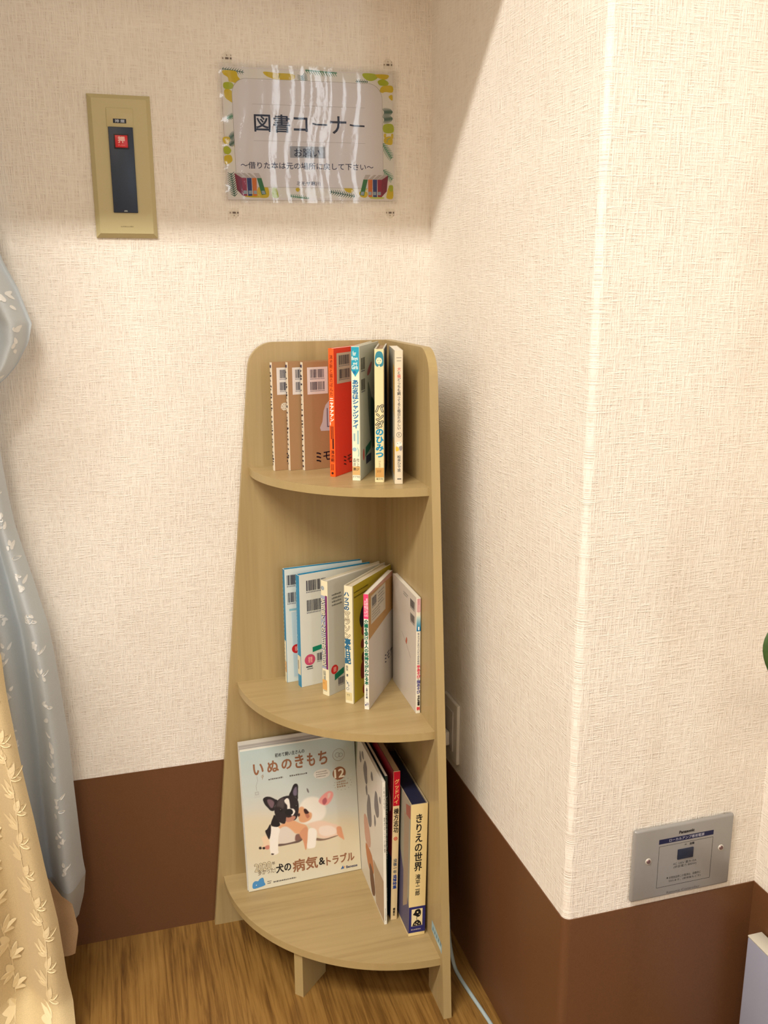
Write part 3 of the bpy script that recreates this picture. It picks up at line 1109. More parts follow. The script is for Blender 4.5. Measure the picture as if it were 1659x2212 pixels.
p.ring(5.6, 10.6, 1.6, .9, (0.30, 0.24, 0.48), 1)
p.rect(1.4, 7.2, 3.8, 9.6, (0.20, 0.18, 0.40), 1)
p.build('spine_lettering', b.root)
p = b.right()
p.poly([(0.6, 216), (146, 216), (146, 141), (126, 141), (0.6, 131)], (0.72, 0.56, 0.35), 0)
p.poly([(0.6, 216.4), (146, 216.4), (146, 207), (20, 213)], (0.80, 0.62, 0.56), 1)
p.rect(14, 156, 100, 208, (0.79, 0.76, 0.70), 2)
p.barcode(20, 184, 46, 203, (0.36, 0.36, 0.40), 3, 5)
p.lines(55, 176, 94, 204, 5, (0.55, 0.54, 0.52), 3, 4)
p.lines(20, 160, 70, 180, 4, (0.58, 0.57, 0.54), 3, 6)
hand_mimoza(p, 96, 50, 16, (0.22, 0.20, 0.30))
p.build('cover_print', b.root)

b = Book('paperback', 'white paperback with a blue gradient block numbered 1, rightmost on the middle board', 'book', G2, ZS[1], (0.0242, 0.2377), 'L', 89.5, 0.0080, 0.2145, 0.148,
         (0.93, 0.92, 0.86), (0.80, 0.765, 0.72), (0.85, 0.82, 0.78), PAGE_W)
p = b.spine()
p.rect(0.6, 189, 7.6, 213, (0.88, 0.72, 0.72), 0)
p.vtext('高齢者シリーズ', 4.2, 213, 187, 3.0, (0.80, 0.34, 0.44), 1)
for k in range(14):
    t = k / 13
    p.rect(0.3, 154 + k * 2, 7.7, 156.2 + k * 2, (0.04 + 0.82 * t, 0.46 + 0.45 * t, 0.70 + 0.17 * t), 0)
p.text('1', 3.2, 156, 5.4, 162, (0.95, 0.97, 0.96), 2, bold=.2)
p.vtext('ちょっとしたリハビリのための', 3.9, 151, 92, 4.0, (0.30, 0.32, 0.50), 1, bold=.08)
p.vtext('手あそび', 4.2, 91, 66, 6.6, (0.88, 0.28, 0.40), 1, bold=.3)
p.disc(3.8, 64.4, .7, INK, 1)
p.vtext('指あそび', 4.2, 63, 37, 6.6, (0.35, 0.34, 0.60), 1, bold=.3)
p.vtext('今井弘雄著', 4.6, 34, 14.5, 4.4, (0.14, 0.13, 0.15), 1, bold=.22)
p.text('黎明', 1.4, 5.6, 6.8, 12, (0.85, 0.30, 0.32), 1, bold=.3)
p.build('spine_lettering', b.root)
p = b.left()
p.barcode(112, 186, 138, 203, (0.38, 0.36, 0.36), 1, 12)
p.barcode(112, 160, 138, 177, (0.40, 0.38, 0.38), 1, 13)
p.lines(70, 196, 100, 204, 2, (0.60, 0.58, 0.56), 1, 3)
p.poly([(84, 112), (90, 122), (94, 118), (90, 108)], (0.74, 0.40, 0.30), 1, 3)
p.stroke([(60, 122), (90, 108), (116, 92)], 1.0, (0.55, 0.50, 0.46), 1)
p.build('cover_print', b.root)

# ------------------------------------------------------------------ lowest board: magazines and tall books
DOGS = [
    ((.86,.82,.715),70,[(-13,145.3),(43,144.8),(125.8,124.5),(235.6,102.4),(233.3,6.5),(152.1,22.9),(2.6,53.2)]),
    ((.93,.91,.87),10,[(111.2,155.7),(120.5,165.8),(132.7,168.7),(147.8,164.3),(160.4,148.5),(162.5,131.2),(152.7,117.8),(133.5,114.6),(118.2,115.8),(108.5,122.6),(105.1,133.3),(107.7,144.6)]),
    ((.91,.80,.72),8,[(125,114.5),(150.9,116.4),(176,104.9),(191,95.3),(193.5,82.9),(194.4,72.5),(186.2,79.2),(173.9,78.1),(156.5,78.1),(143.3,85.7),(140.7,96.3),(131.2,106.6)]),
    ((.86,.62,.48),4,[(182.3,96.1),(191,96.2),(193.9,84.5),(196.7,68.6),(192.5,71.1),(183.6,80.5)]),
    ((.93,.87,.82),6,[(148.1,103.4),(167.2,103.2),(180.4,93.9),(179.5,83.9),(160.3,82.4),(147.1,90)]),
    ((.50,.40,.34),3,[(139.6,82.7),(156.5,77.7),(179.2,79.7),(182.6,78.2),(156.2,74.7),(139.2,77.7)]),
    ((.86,.64,.48),5,[(108.1,149.6),(116,151.5),(123.7,141.7),(133.4,134.8),(130.8,123.5),(118.5,119.1),(108.5,122.6),(106.1,134.8)]),
    ((.72,.46,.36),3,[(120.8,137.2),(126.6,135.3),(128.7,129),(124.2,126.4),(120.9,132.1)]),
    ((.20,.08,.08),2,[(118.1,146.1),(122.4,146.1),(127.7,138.4),(126.7,136.1),(120.7,136.3),(118.2,141)]),
    ((.24,.13,.10),3,[(105.8,139.1),(109,139.3),(109.5,135),(106.8,133),(105.3,135)]),
    ((.93,.62,.60),5,[(148.9,156.5),(156.7,167),(169.3,173.7),(177.8,170.9),(179.3,163.8),(174.7,154.4),(167.2,147.3),(158.5,147.2)]),
    ((.70,.36,.40),4,[(156.8,157.7),(163.2,161.6),(165.7,154.4),(161.2,148.1),(157,150)]),
    ((.90,.78,.74),6,[(169,169),(174.2,169),(171.8,161.7),(167.3,159.2)]),
    ((.45,.42,.42),2,[(126.2,187.5),(128.9,185.4),(130.6,179.2),(129.2,177.8),(126.9,181.5)]),
    ((.10,.08,.10),1.5,[(38.7,180.4),(43.7,184.5),(52.8,183.4),(62.3,177.1),(67,172.9),(61.2,163.1),(58.8,154.4),(52.2,155.6),(46.9,162.4),(41.7,169.9)]),
    ((.46,.37,.41),5,[(46.5,177.4),(54,178),(60.4,170.7),(56.8,160.6),(51.2,163.2)]),
    ((.10,.08,.10),1.5,[(90.6,178.7),(95.2,188.8),(100.2,198.8),(105.5,200.9),(109.3,196.3),(108.6,183.1),(107.1,168.2),(102.5,174.1)]),
    ((.44,.40,.48),4,[(98.7,186.5),(103.5,194),(106.5,192.6),(105.8,177.7),(99.7,177.9)]),
    ((.88,.66,.50),3,[(67.9,121.8),(81.8,127.6),(95.3,127.6),(108.3,119.3),(121.3,111.8),(124.1,99.5),(120.8,79.9),(118.3,65.2),(116.4,75.7),(112.5,86.6),(106.5,97),(96.6,101.3),(80.6,112.8),(64.8,114.1)]),
    ((.88,.84,.80),5,[(66.4,113.8),(81,117.7),(96.6,101.3),(101.3,85.3),(88.4,82.8),(66.6,84.5),(63.9,97.6)]),
    ((.50,.36,.33),4,[(98.8,96.7),(106.5,97),(112.7,85.7),(103.8,84.5),(97.1,85.8)]),
    ((.40,.32,.29),3,[(63.6,85.1),(78.3,83.4),(98.7,84.5),(113.3,86.7),(105.2,80.9),(88.2,80.3),(63.9,80.5)]),
    ((.84,.60,.46),3,[(106.5,97.8),(117.7,109.1),(124,102.9),(121.3,79.8),(118.6,64.8),(116.1,63.9),(112.9,81.4)]),
    ((.95,.93,.90),3,[(50.3,121.8),(67.5,116.9),(64.4,99.1),(62.1,74.5),(62.7,67.7),(56.6,64.8),(48.3,65.6),(46.4,72.6),(45.6,94.4)]),
    ((.95,.93,.90),4,[(124.9,102.7),(134.4,104.3),(141.5,96.2),(139.2,78),(136.4,65),(127.7,63.4),(120.3,66.5),(122.1,83)]),
    ((.92,.82,.70),4,[(31.4,103.8),(39.9,106.3),(45.8,96.1),(44.5,79.7),(34.5,80),(24.8,82.7),(25.9,86.6),(33.6,90.1)]),
    ((.80,.52,.46),3,[(37.5,86),(45,86.2),(44.4,78.9),(37.8,79.6)]),
    ((.18,.14,.13),2,[(25.1,86.5),(29.2,86.3),(29.7,81.7),(25.1,82.3)]),
    ((.18,.14,.13),2,[(31.9,84.6),(36.2,84.6),(36.5,80.4),(32.2,80.7)]),
    ((.20,.12,.10),2,[(48.6,68.9),(53.5,67.1),(51.6,65.3),(48.1,66.5)]),
    ((.12,.09,.11),2,[(39.1,116.5),(43.5,119.8),(50,128.5),(50.2,113.5),(46,98.5),(41.6,106.8)]),
    ((.10,.08,.10),1.5,[(59.7,145),(68.4,127.6),(68.2,121.8),(61.1,120.6),(52.2,124.5),(51.5,130.7),(56,140.7)]),
    ((.14,.11,.13),1.5,[(67,172.9),(75.8,178),(86,179.5),(96,177.7),(104,172.1),(108,163),(108.1,149.6),(105.4,136.6),(101.4,129),(95.7,127.5),(92.3,132.3),(82,130.1),(78.2,124.1),(70,127.3),(63.2,136.1),(60,148.3),(59.9,158.3)]),
    ((.30,.26,.27),8,[(69.5,173.3),(79,176.2),(80.2,166.3),(77.3,155.2),(70.1,159.8),(64.5,162.5)]),
    ((.95,.93,.90),2,[(80.6,171.3),(85.6,174.6),(89.6,171.4),(90.9,161.1),(91.3,153),(97.5,150.7),(100.4,144.3),(95.3,137.7),(91.3,140.1),(88.4,150.6),(85.5,152.8),(85.3,160.4),(81.5,166.1)]),
    ((.05,.05,.07),2,[(80.1,148),(87.2,152.5),(93.8,150.2),(96.3,144.2),(92.9,139.8),(84.5,139.6)]),
    ((.76,.54,.46),4,[(82.6,136.7),(92.8,137.6),(100.6,134.2),(98,128.8),(90.1,126),(81.8,127.3)]),
    ((.16,.11,.11),3,[(82.8,140),(92.8,138.1),(90.9,135.1),(84.2,135.5)]),
    ((.04,.03,.04),3,[(69.1,153.3),(72.3,155.6),(75.4,152.2),(72.1,149.4)]),
    ((.04,.03,.04),3,[(100.1,155.7),(103.7,157.9),(106.8,154.5),(103.6,151.7)]),
    ((.62,.58,.56),1.5,[(70.8,154.3),(71.9,154.8),(72.5,153.7),(71.4,153.2)]),
    ((.62,.58,.56),1.5,[(102.4,156.5),(103.5,157),(103.9,155.9),(102.8,155.4)])]
PAINT = vertex_paint_material('printed_picture', 0.38)


def magazine(name, label, front_uv, right_uv, w, h, t, lean, cover_rgb, z):
    a, b2 = S(*front_uv, z), S(*right_uv, z)
    rz = math.atan2(b2.y - a.y, b2.x - a.x)
    a.z += t * math.sin(lean) + 0.0004
    root = empty(name, a, (-lean, 0, rz))
    tag(root, label, 'magazine', G3)
    cm = mat('magazine_cover', cover_rgb, 0.35, coat=0.15)
    bm = bmesh.new()
    bm_box(bm, (0, 0, 0), (w, 0.0003, h))
    bm_box(bm, (0, t - 0.0003, 0), (w, t, h))
    bm_box(bm, (0, 0.0003, 0), (0.0003, t - 0.0003, h))
    from_bm('cover', bm, cm, root)
    bm = bmesh.new()
    k = 7
    for i in range(k):
        y0, y1 = 0.0004 + (t - 0.0008) * i / k, 0.0004 + (t - 0.0008) * (i + 0.9) / k
        bm_box(bm, (0.0004, y0, 0.0003), (w - 0.0005 - 0.0004 * (i % 2), y1, h - 0.0005 - 0.0006 * (i % 3)))
    from_bm('pages', bm, PAGE_W, root)
    return root


LEAN = math.radians(8.3)
TM = 0.0045
mg = magazine('magazine', 'puppy magazine with two french bulldogs on its cover, leaning on the shelf back', (0.3130, 0.0800), (0.0840, 0.0690), 0.2290, 0.2850, TM, LEAN, (0.90, 0.91, 0.88), ZS[2])


def mag_base(u, v):
    top, mid, bot = np.array((.73, .80, .80)), np.array((.81, .825, .80)), np.array((.86, .845, .765))
    t = v[..., None]
    g = np.where(t > .5, mid + (top - mid) * (t - .5) * 2, bot + (mid - bot) * np.clip(t, 0, .5) * 2)
    w = np.exp(-((u - .15) ** 2 / .04 + (v - .45) ** 2 / .03))[..., None]
    return g * (1 - .5 * w) + np.array((.89, .82, .73)) * .5 * w


paint_grid('cover_picture', (0.0002, -0.00012, 0.0002), (1, 0, 0), (0, 0, 1), 228.6, 282.3, 0.95, DOGS, mag_base, mg, PAINT)
p = Print((0, 0, 0), (1, 0, 0), (0, 0, 1), 0.22)
BR = (0.58, 0.40, 0.29)
p.text('初めて飼い主さんの', 67.7, 260.5, 126.2, 268.5, (0.16, 0.15, 0.15), 1, bold=.15)
for ch, x0, y0, x1, y1 in (('い', 24.3, 232, 43, 253), ('ぬ', 51.8, 232.7, 73, 254.5), ('の', 80, 234, 99, 253), ('き', 107, 232, 123, 258), ('も', 131, 232, 146, 257.5), ('ち', 154, 231.5, 171, 258)):
    p.text(ch, x0, y0, x1, y1, BR, 1, bold=.75)
p.ring(195, 245, 12.2, 1.1, (0.62, 0.62, 0.60), 0, 30)
p.ring(192.5, 245, 4.6, .7, (0.50, 0.50, 0.48), 1)
p.ring(199, 244, 4.0, .7, (0.50, 0.50, 0.48), 1)
p.lines(52, 216.5, 90, 221, 1, (0.42, 0.40, 0.38), 1, 2, .7)
p.lines(94, 216.5, 136, 221, 1, (0.42, 0.40, 0.38), 1, 5, .7)
p.poly([(142, 212), (146, 219), (158, 221.5), (170, 220), (175.5, 213), (172, 205), (160, 202.5), (147, 205)], (0.88, 0.87, 0.84), 0, 4)
p.lines(147, 205, 171, 219, 3, (0.60, 0.56, 0.52), 1, 7, .5)
p.disc(194.1, 207.1, 13.6, BR, 1, n=32)
p.text('12', 184.5, 198.5, 204.0, 215.5, (0.95, 0.94, 0.88), 2, bold=.7)
for k in range(3):
    p.lines(188, 181 + k * 5 - 4, 212, 186 + k * 5 - 4, 1, (0.66, 0.58, 0.50), 1, 20 + k, .75)
for k in range(14):
    a = 2 * math.pi * k / 14
    p.disc(200.5 + 18 * math.cos(a), 184 + 12 * math.sin(a), .7, (0.55, 0.55, 0.52), 1)
# little hanging tag under the title
p.ring(40.5, 227, 2.0, .8, (0.66, 0.58, 0.50), 1)
p.stroke([(42, 231), (41, 225), (40, 221)], 1.0, (0.66, 0.58, 0.50), 1)
p.stroke([(30, 229), (31, 220), (27, 210), (28, 200)], .7, (0.66, 0.66, 0.64), 1)
p.poly([(23, 199), (33, 199), (34, 186), (22, 186)], (0.78, 0.80, 0.78), 0)
p.frame(25, 192, 31, 198, .7, (0.60, 0.60, 0.58), 1)
p.text('2020', 14, 38, 46, 53.5, (0.52, 0.47, 0.38), 0, bold=1.0)
p.text('2020', 14, 38, 46, 53.5, (0.88, 0.84, 0.72), 1)
p.text('年', 48, 45.5, 54.5, 52, (0.45, 0.40, 0.34), 1, bold=.1)
p.text('多かった!', 20, 29.5, 54, 40, (0.50, 0.44, 0.36), 1, bold=.15)
p.text('犬の', 56, 27, 85.5, 44.5, (0.13, 0.12, 0.12), 1, bold=.55)
p.text('病気', 89.5, 21.5, 139.5, 46.5, BR, 1, bold=.7)
p.text('&', 142.7, 26, 154.3, 40.5, (0.13, 0.12, 0.12), 1, bold=.5)
p.text('トラブル', 158, 22, 215.5, 40, BR, 1, bold=.6)
p.text('Benesse', 198, 7.8, 221, 13.0, (0.22, 0.24, 0.38), 1, bold=.22)
p.poly([(186, 8), (191, 15), (193.5, 8.5)], (0.25, 0.40, 0.62), 1)
p.disc(194, 11.5, 1.6, (0.86, 0.62, 0.40), 2)
p.poly([(8.5, 5), (8, 15), (13, 19.5), (19, 18.5), (22, 22), (29, 23.5), (31, 14), (32.5, 8), (22, 5.5)], (0.30, 0.56, 0.78), 1, 3)
p.disc(15, 11, 1.0, (0.86, 0.88, 0.88), 2)
p.lines(37, 8, 45, 16, 2, (0.40, 0.38, 0.36), 1, 31, .55)
p.lines(49, 8.5, 102, 12.5, 1, (0.40, 0.38, 0.36), 1, 33, .75)
p.build('cover_lettering', mg)

off = (TM + 0.0006) / math.cos(LEAN)
mg2 = magazine('magazine', 'taller grey topped magazine just behind the puppy magazine', (0.3150, 0.0800 - off), (0.0860, 0.0690 - off), 0.2290, 0.2985, 0.0045, LEAN, (0.80, 0.79, 0.76), ZS[2])
p = Print((0, 0, 0), (1, 0, 0), (0, 0, 1), 0.1)
p.rect(1, 281, 228, 292, (0.66, 0.64, 0.62), 0)
p.rect(1, 286.5, 228, 288, (0.74, 0.72, 0.70), 1)
p.build('cover_print', mg2)

b = Book('magazine', 'slim white magazine with a spotted dog cover, standing edge on beside the puppy magazine', 'magazine', G3, ZS[2], (0.0850, 0.2430), 'L', 89.5, 0.0054, 0.2925, 0.205,
         (0.93, 0.92, 0.87), (0.82, 0.80, 0.755), (0.60, 0.60, 0.56), PAGE_W, lean=-0.5)
p = b.spine()
p.vtext('いぬのきもち', 2.7, 284, 238, 3.2, (0.40, 0.40, 0.38), 1)
p.vtext('愛犬のしつけ特集', 2.7, 222, 150, 3.2, (0.45, 0.45, 0.42), 1)
p.lines(1.6, 8, 3.8, 34, 9, (0.40, 0.44, 0.48), 1, 5, .5)
p.build('spine_lettering', b.root)
p = b.left()
SP = (0.46, 0.44, 0.44)
p.poly([(0, 200), (20, 292), (0, 292)], (0.50, 0.53, 0.44), 0)
for x, y, rx, ry in ((80, 244, 15, 24), (160, 222, 16, 26), (104, 176, 17, 34), (86, 210, 7, 11), (146, 180, 6, 12), (60, 270, 9, 8), (40, 256, 8, 12), (128, 262, 8, 9), (186, 246, 5, 7)):
    p.poly([(x + rx * math.cos(t) * (1 + .2 * math.sin(3 * t + x)), y + ry * math.sin(t)) for t in [k * math.pi / 5 for k in range(10)]], SP, 1, 3)
p.poly([(60, 140), (86, 150), (110, 120), (104, 96), (70, 92)], (0.77, 0.60, 0.52), 0, 3)
p.poly([(70, 86), (118, 88), (132, 60), (110, 44), (84, 52)], (0.72, 0.46, 0.28), 0, 3)
p.poly([(100, 60), (126, 56), (140, 20), (120, 4), (104, 24)], (0.42, 0.30, 0.24), 1, 3)
p.poly([(130, 88), (204, 90), (204, 4), (146, 4)], (0.68, 0.59, 0.49), 0)
p.build('cover_print', b.root)

b = Book('booklet', 'thin dark green booklet with small white spine lettering, behind the spotted dog magazine', 'booklet', G3, ZS[2], (0.0768, 0.2200), 'L', 90, 0.0058, 0.2900, 0.190,
         (0.10, 0.20, 0.16), (0.12, 0.18, 0.20), (0.16, 0.20, 0.22), PAGE_W)
p = b.spine()
p.vtext('どうぶつたちの世界をたずねて', 2.8, 250, 120, 3.6, (0.74, 0.78, 0.72), 1, bold=.1)
p.vtext('写真集', 2.8, 60, 30, 3.2, (0.70, 0.74, 0.68), 1)
p.build('spine_lettering', b.root)

b = Book('art_book', 'art book with a red topped cream spine and gold title, beside the slipcased book', 'book', G3, ZS[2], (0.0706, 0.2344), 'L', 90, 0.0124, 0.3050, 0.205,
         (0.89, 0.80, 0.62), (0.46, 0.06, 0.11), (0.24, 0.10, 0.12), PAGE_B, board=0.0008, lean=1.2)
p = b.spine()
p.rect(0.1, 236, 12.3, 304.2, (0.74, 0.06, 0.16), 0)
p.vtext('グッドバイ', 6.2, 289, 239, 9.4, (0.92, 0.72, 0.45), 1, bold=.2)
p.vtext('棟方志功', 6.2, 231, 181, 9.6, (0.13, 0.11, 0.10), 1, bold=.3)
p.disc(6.2, 169.5, 3.7, (0.80, 0.30, 0.22), 1)
p.ring(6.2, 169.5, 1.8, .7, (0.92, 0.76, 0.62), 2)
p.vtext('没後一年', 6.2, 128, 97, 7.4, (0.30, 0.36, 0.42), 1, bold=.2)
p.vtext('追悼特集', 6.2, 95, 65, 7.4, (0.16, 0.27, 0.56), 1, bold=.3)
p.vtext('講談社', 6.2, 25, 8, 4.4, (0.20, 0.16, 0.12), 1, bold=.2)
p.build('spine_lettering', b.root)
p = b.left()
p.rect(2, 2, 203, 130, (0.08, 0.13, 0.24), 0)
p.poly([(150, 270), (172, 262), (186, 232), (176, 208), (160, 216), (150, 240)], (0.18, 0.04, 0.08), 1, 4)
p.poly([(166, 262), (186, 250), (196, 228), (184, 214), (178, 226), (176, 246)], (0.66, 0.48, 0.40), 2, 4)
p.build('cover_print', b.root)

b = Book('slipcased_book', 'thick cream book in a navy based slipcase, rightmost on the lowest board', 'book', G3, ZS[2], (0.0525, 0.2870), 'L', 90, 0.0315, 0.2655, 0.205,
         (0.90, 0.82, 0.60), (0.66, 0.60, 0.50), (0.60, 0.54, 0.44), mat('navy_page_block', (0.07, 0.08, 0.20), 0.7), board=0.0018, r=0.0012, lean=1.0)
p = b.spine()
NV = (0.17, 0.17, 0.42)
p.vtext('きりえの世界', 15.0, 247, 132, 15.5, (0.11, 0.10, 0.10), 1, bold=.42)
p.vtext('滝平二郎', 15.4, 126, 82, 9.6, (0.13, 0.12, 0.12), 1, bold=.2)
p.rect(0.05, 6.5, 31.4, 60, NV, 0)
CR = (0.92, 0.86, 0.68)
p.rect(5.2, 20, 26.0, 55, CR, 1)
# plain black and cream vase-and-leaf ornament
K = (0.07, 0.06, 0.07)
p.poly([(13, 53), (20, 54), (23, 48), (22, 41), (18, 38), (13, 41), (8, 44), (11, 48)], K, 2, 4)
p.disc(16.5, 48, 1.6, CR, 3)
p.disc(20, 43, 1.0, CR, 3)
p.stroke([(15.5, 40), (15, 34), (16.5, 30)], 1.1, K, 2)
p.poly([(7, 20.4), (24.6, 20.4), (23, 27), (18.5, 32), (13, 31), (9, 26)], K, 2)
for x, y in ((12, 24), (16, 27), (20, 24), (15, 22.5)):
    p.poly([(x - 1.4, y), (x, y + 1.5), (x + 1.4, y), (x, y - 1.5)], CR, 3)
p.lines(5, 11, 26, 15, 1, (0.66, 0.62, 0.62), 1, 12, .7)
p.build('spine_lettering', b.root)
p = b.left()
p.poly([(110, 265), (204.6, 265), (204.6, 58), (170, 100), (140, 160), (110, 200)], (0.62, 0.60, 0.53), 0)
p.poly([(60, 200), (110, 200), (204.6, 60), (204.6, 6), (60, 6)], (0.36, 0.34, 0.44), 0)
p.poly([(176, 252), (203, 262), (203, 236), (178, 232)], (0.62, 0.38, 0.32), 1)
p.poly([(166, 232), (196, 234), (194, 60), (170, 40)], (0.63, 0.55, 0.46), 1)
p.rect(60, 0.2, 204.6, 6, (0.84, 0.76, 0.58), 1)
p.build('cover_print', b.root)

# ------------------------------------------------------------------ laminated notice on the back wall
LC, LT = Vector((-0.21925, 0, 1.50715)), 0.01317
sign = empty('laminated_notice', (LC.x, -0.0016, LC.z), (0, -LT, 0))
tag(sign, 'laminated library corner notice with mimosa border and japanese lettering on the back wall', 'notice')
box('paper', (-0.1485, -0.0002, -0.105), (0.1485, 0.0, 0.105), mat('notice_paper', (0.91, 0.88, 0.865), 0.6), sign)
p = Print((0, -0.0002, 0), (1, 0, 0), (0, 0, 1), 0.08)
YE, YG, GR, GD, GK = (0.85, 0.74, 0.05), (0.70, 0.74, 0.07), (0.36, 0.58, 0.45), (0.30, 0.42, 0.36), (0.55, 0.68, 0.55)


def A1(pts): return [(-146.4 + (X - 145) * .1075, 101.7 - (Y - 285) * .108) for X, Y in pts]


def A2(pts): return [(148.4 - (1412 - X) * .1075, 103.9 - (Y - 390) * .108) for X, Y in pts]


def A3(pts): return [(-147.3 + (X - 250) * .1075, -100.8 - (Y - 1025) * .108) for X, Y in pts]


def A4(pts): return [(146.3 - (1420 - X) * .1075, -101.6 - (Y - 1055) * .108) for X, Y in pts]


def sprig(a, b, n, ln, col, w=1.1, layer=1):
    w *= 1.3
    n = int(n * 1.3)
    (x0, y0), (x1, y1) = a, b
    d = math.hypot(x1 - x0, y1 - y0)
    ux, uy = (x1 - x0) / d, (y1 - y0) / d
    p.stroke([a, b], 1.1, col, layer)
    for i in range(n):
        t = i / n
        q = (x0 + ux * d * t, y0 + uy * d * t)
        k = ln * (0.55 + 0.45 * math.sin(math.pi * (0.15 + 0.8 * t)))
        for s in (-1, 1):
            e = (q[0] + ux * k * .6 - uy * s * k * .8, q[1] + uy * k * .6 + ux * s * k * .8)
            e = (min(max(e[0], -147), 148), min(max(e[1], -102), 103.5))
            p.stroke([q, ((q[0] + e[0]) / 2, (q[1] + e[1]) / 2), e], w, col, layer, taper=True)


p.rect(-146.5, -101.3, 147.5, 102.8, (0.92, 0.90, 0.87), 0)
sprig(A1([(150, 292)])[0], A1([(480, 330)])[0], 7, 6, GD)
p.poly(A1([(155, 315), (350, 318), (380, 390), (425, 450), (385, 510), (310, 480), (240, 470), (225, 410), (160, 370)]), YE, 2, 4)
p.poly(A1([(160, 490), (270, 480), (310, 530), (270, 575), (160, 570)]), YG, 3, 4)
p.poly(A1([(165, 590), (240, 580), (290, 640), (295, 770), (220, 740), (165, 690)]), YE, 2, 4)
p.poly(A1([(785, 308), (1000, 318), (1250, 325), (1275, 385), (1220, 415), (1180, 465), (1000, 465), (970, 420), (830, 370)]), YE, 2, 4)
p.stroke(A1([(1045, 330), (1015, 390)]), 1.3, (0.62, 0.62, 0.10), 3)
sprig(A1([(1435, 480)])[0], A1([(1390, 335)])[0], 6, 11, GD, 1.2)
sprig(A2([(-20, 380)])[0], A2([(490, 410)])[0], 10, 9, GR, 1.6)
p.poly(A2([(905, 420), (940, 388), (1120, 395), (1160, 450), (1060, 500), (960, 480)]), YG, 2, 4)
p.poly(A2([(1130, 400), (1330, 398), (1340, 440), (1280, 470), (1170, 450)]), YE, 2, 4)
p.poly(A2([(1160, 500), (1250, 465), (1340, 510), (1320, 555), (1200, 560)]), YG, 3, 4)
p.poly(A2([(1190, 640), (1240, 570), (1400, 560), (1408, 655), (1290, 655), (1230, 670)]), YE, 2, 4)
p.poly(A2([(1340, 720), (1400, 695), (1406, 775), (1370, 765)]), YE, 2, 4)
sprig(A2([(990, 515)])[0], A2([(790, 515)])[0], 5, 5, GD)
sprig(A2([(1400, 950)])[0], A2([(1255, 960)])[0], 6, 9, GD, 1.6)
sprig(A2([(1400, 1050)])[0], A2([(1255, 1070)])[0], 6, 9, GD, 1.6)
p.poly(A2([(1250, 1150), (1400, 1140), (1410, 1260), (1255, 1265)]), YG, 2, 4)
p.poly(A2([(1252, 1290), (1290, 1285), (1285, 1340), (1252, 1340)]), YE, 2, 4)
p.poly(A2([(1375, 1290), (1408, 1285), (1408, 1355), (1380, 1340)]), YE, 2, 4)
p.stroke(A2([(1300, 1420), (1310, 1370), (1360, 1350)]), 1.2, GK, 2)
p.poly(A4([(1275, 140), (1320, 95), (1415, 95), (1415, 210), (1300, 200)]), YE, 2, 4)
sprig(A4([(1255, 200)])[0], A4([(1410, 430)])[0], 7, 9, GR, 1.6)
sprig(A4([(1260, 610)])[0], A4([(1415, 760)])[0], 6, 9, GR, 1.5)
p.poly(A4([(1350, 870), (1415, 860), (1418, 1045), (1310, 1045), (1320, 960)]), YE, 2, 4)
p.poly(A4([(1350, 850), (1418, 845), (1418, 930), (1360, 930)]), YG, 3, 3)
p.poly(A4([(590, 885), (700, 890), (740, 930), (690, 965), (610, 940)]), YE, 2, 4)
p.poly(A4([(840, 950), (960, 945), (985, 1000), (940, 1040), (860, 1020)]), YE, 2, 4)
p.poly(A4([(870, 885), (970, 880), (970, 925), (890, 925)]), (0.86, 0.84, 0.45), 1, 3)
p.poly(A4([(1030, 1020), (1250, 1030), (1240, 1055), (1040, 1055)]), (0.80, 0.84, 0.42), 1, 3)
sprig(A4([(760, 1020)])[0], A4([(340, 950)])[0], 9, 7, GD, 1.6)
sprig(A3([(350, 1010)])[0], A3([(310, 660)])[0], 9, 10, GD, 1.6)
p.poly(A3([(520, 1020), (560, 990), (690, 960), (740, 870), (880, 860), (890, 1020), (700, 1030)]), YE, 2, 4)
p.poly(A3([(960, 880), (1020, 870), (1055, 1020), (960, 1020)]), YG, 2, 4)
p.poly(A3([(1340, 890), (1380, 870), (1410, 900), (1380, 935), (1350, 925)]), YE, 2, 4)
sprig(A3([(1550, 1040)])[0], A3([(1240, 1000)])[0], 7, 6, GR, 1.3)
p.poly(A3([(215, 150), (270, 130), (325, 150), (300, 230), (250, 240), (220, 210)]), YE, 2, 4)
p.poly(A3([(220, 290), (280, 270), (335, 330), (290, 390), (225, 370)]), YG, 2, 4)
p.poly(A3([(225, 420), (320, 400), (345, 480), (280, 530), (228, 530)]), YE, 2, 4)
p.poly(A1([(270, 1385), (315, 1370), (320, 1430), (280, 1430)]), YE, 2, 3)
sprig(A1([(200, 1290)])[0], A1([(290, 1230)])[0], 4, 8, GD, 1.5)
sprig(A1([(200, 1390)])[0], A1([(290, 1330)])[0], 4, 8, GD, 1.5)
sprig(A1([(185, 1000)])[0], A1([(295, 950)])[0], 4, 6, GR, 1.6)
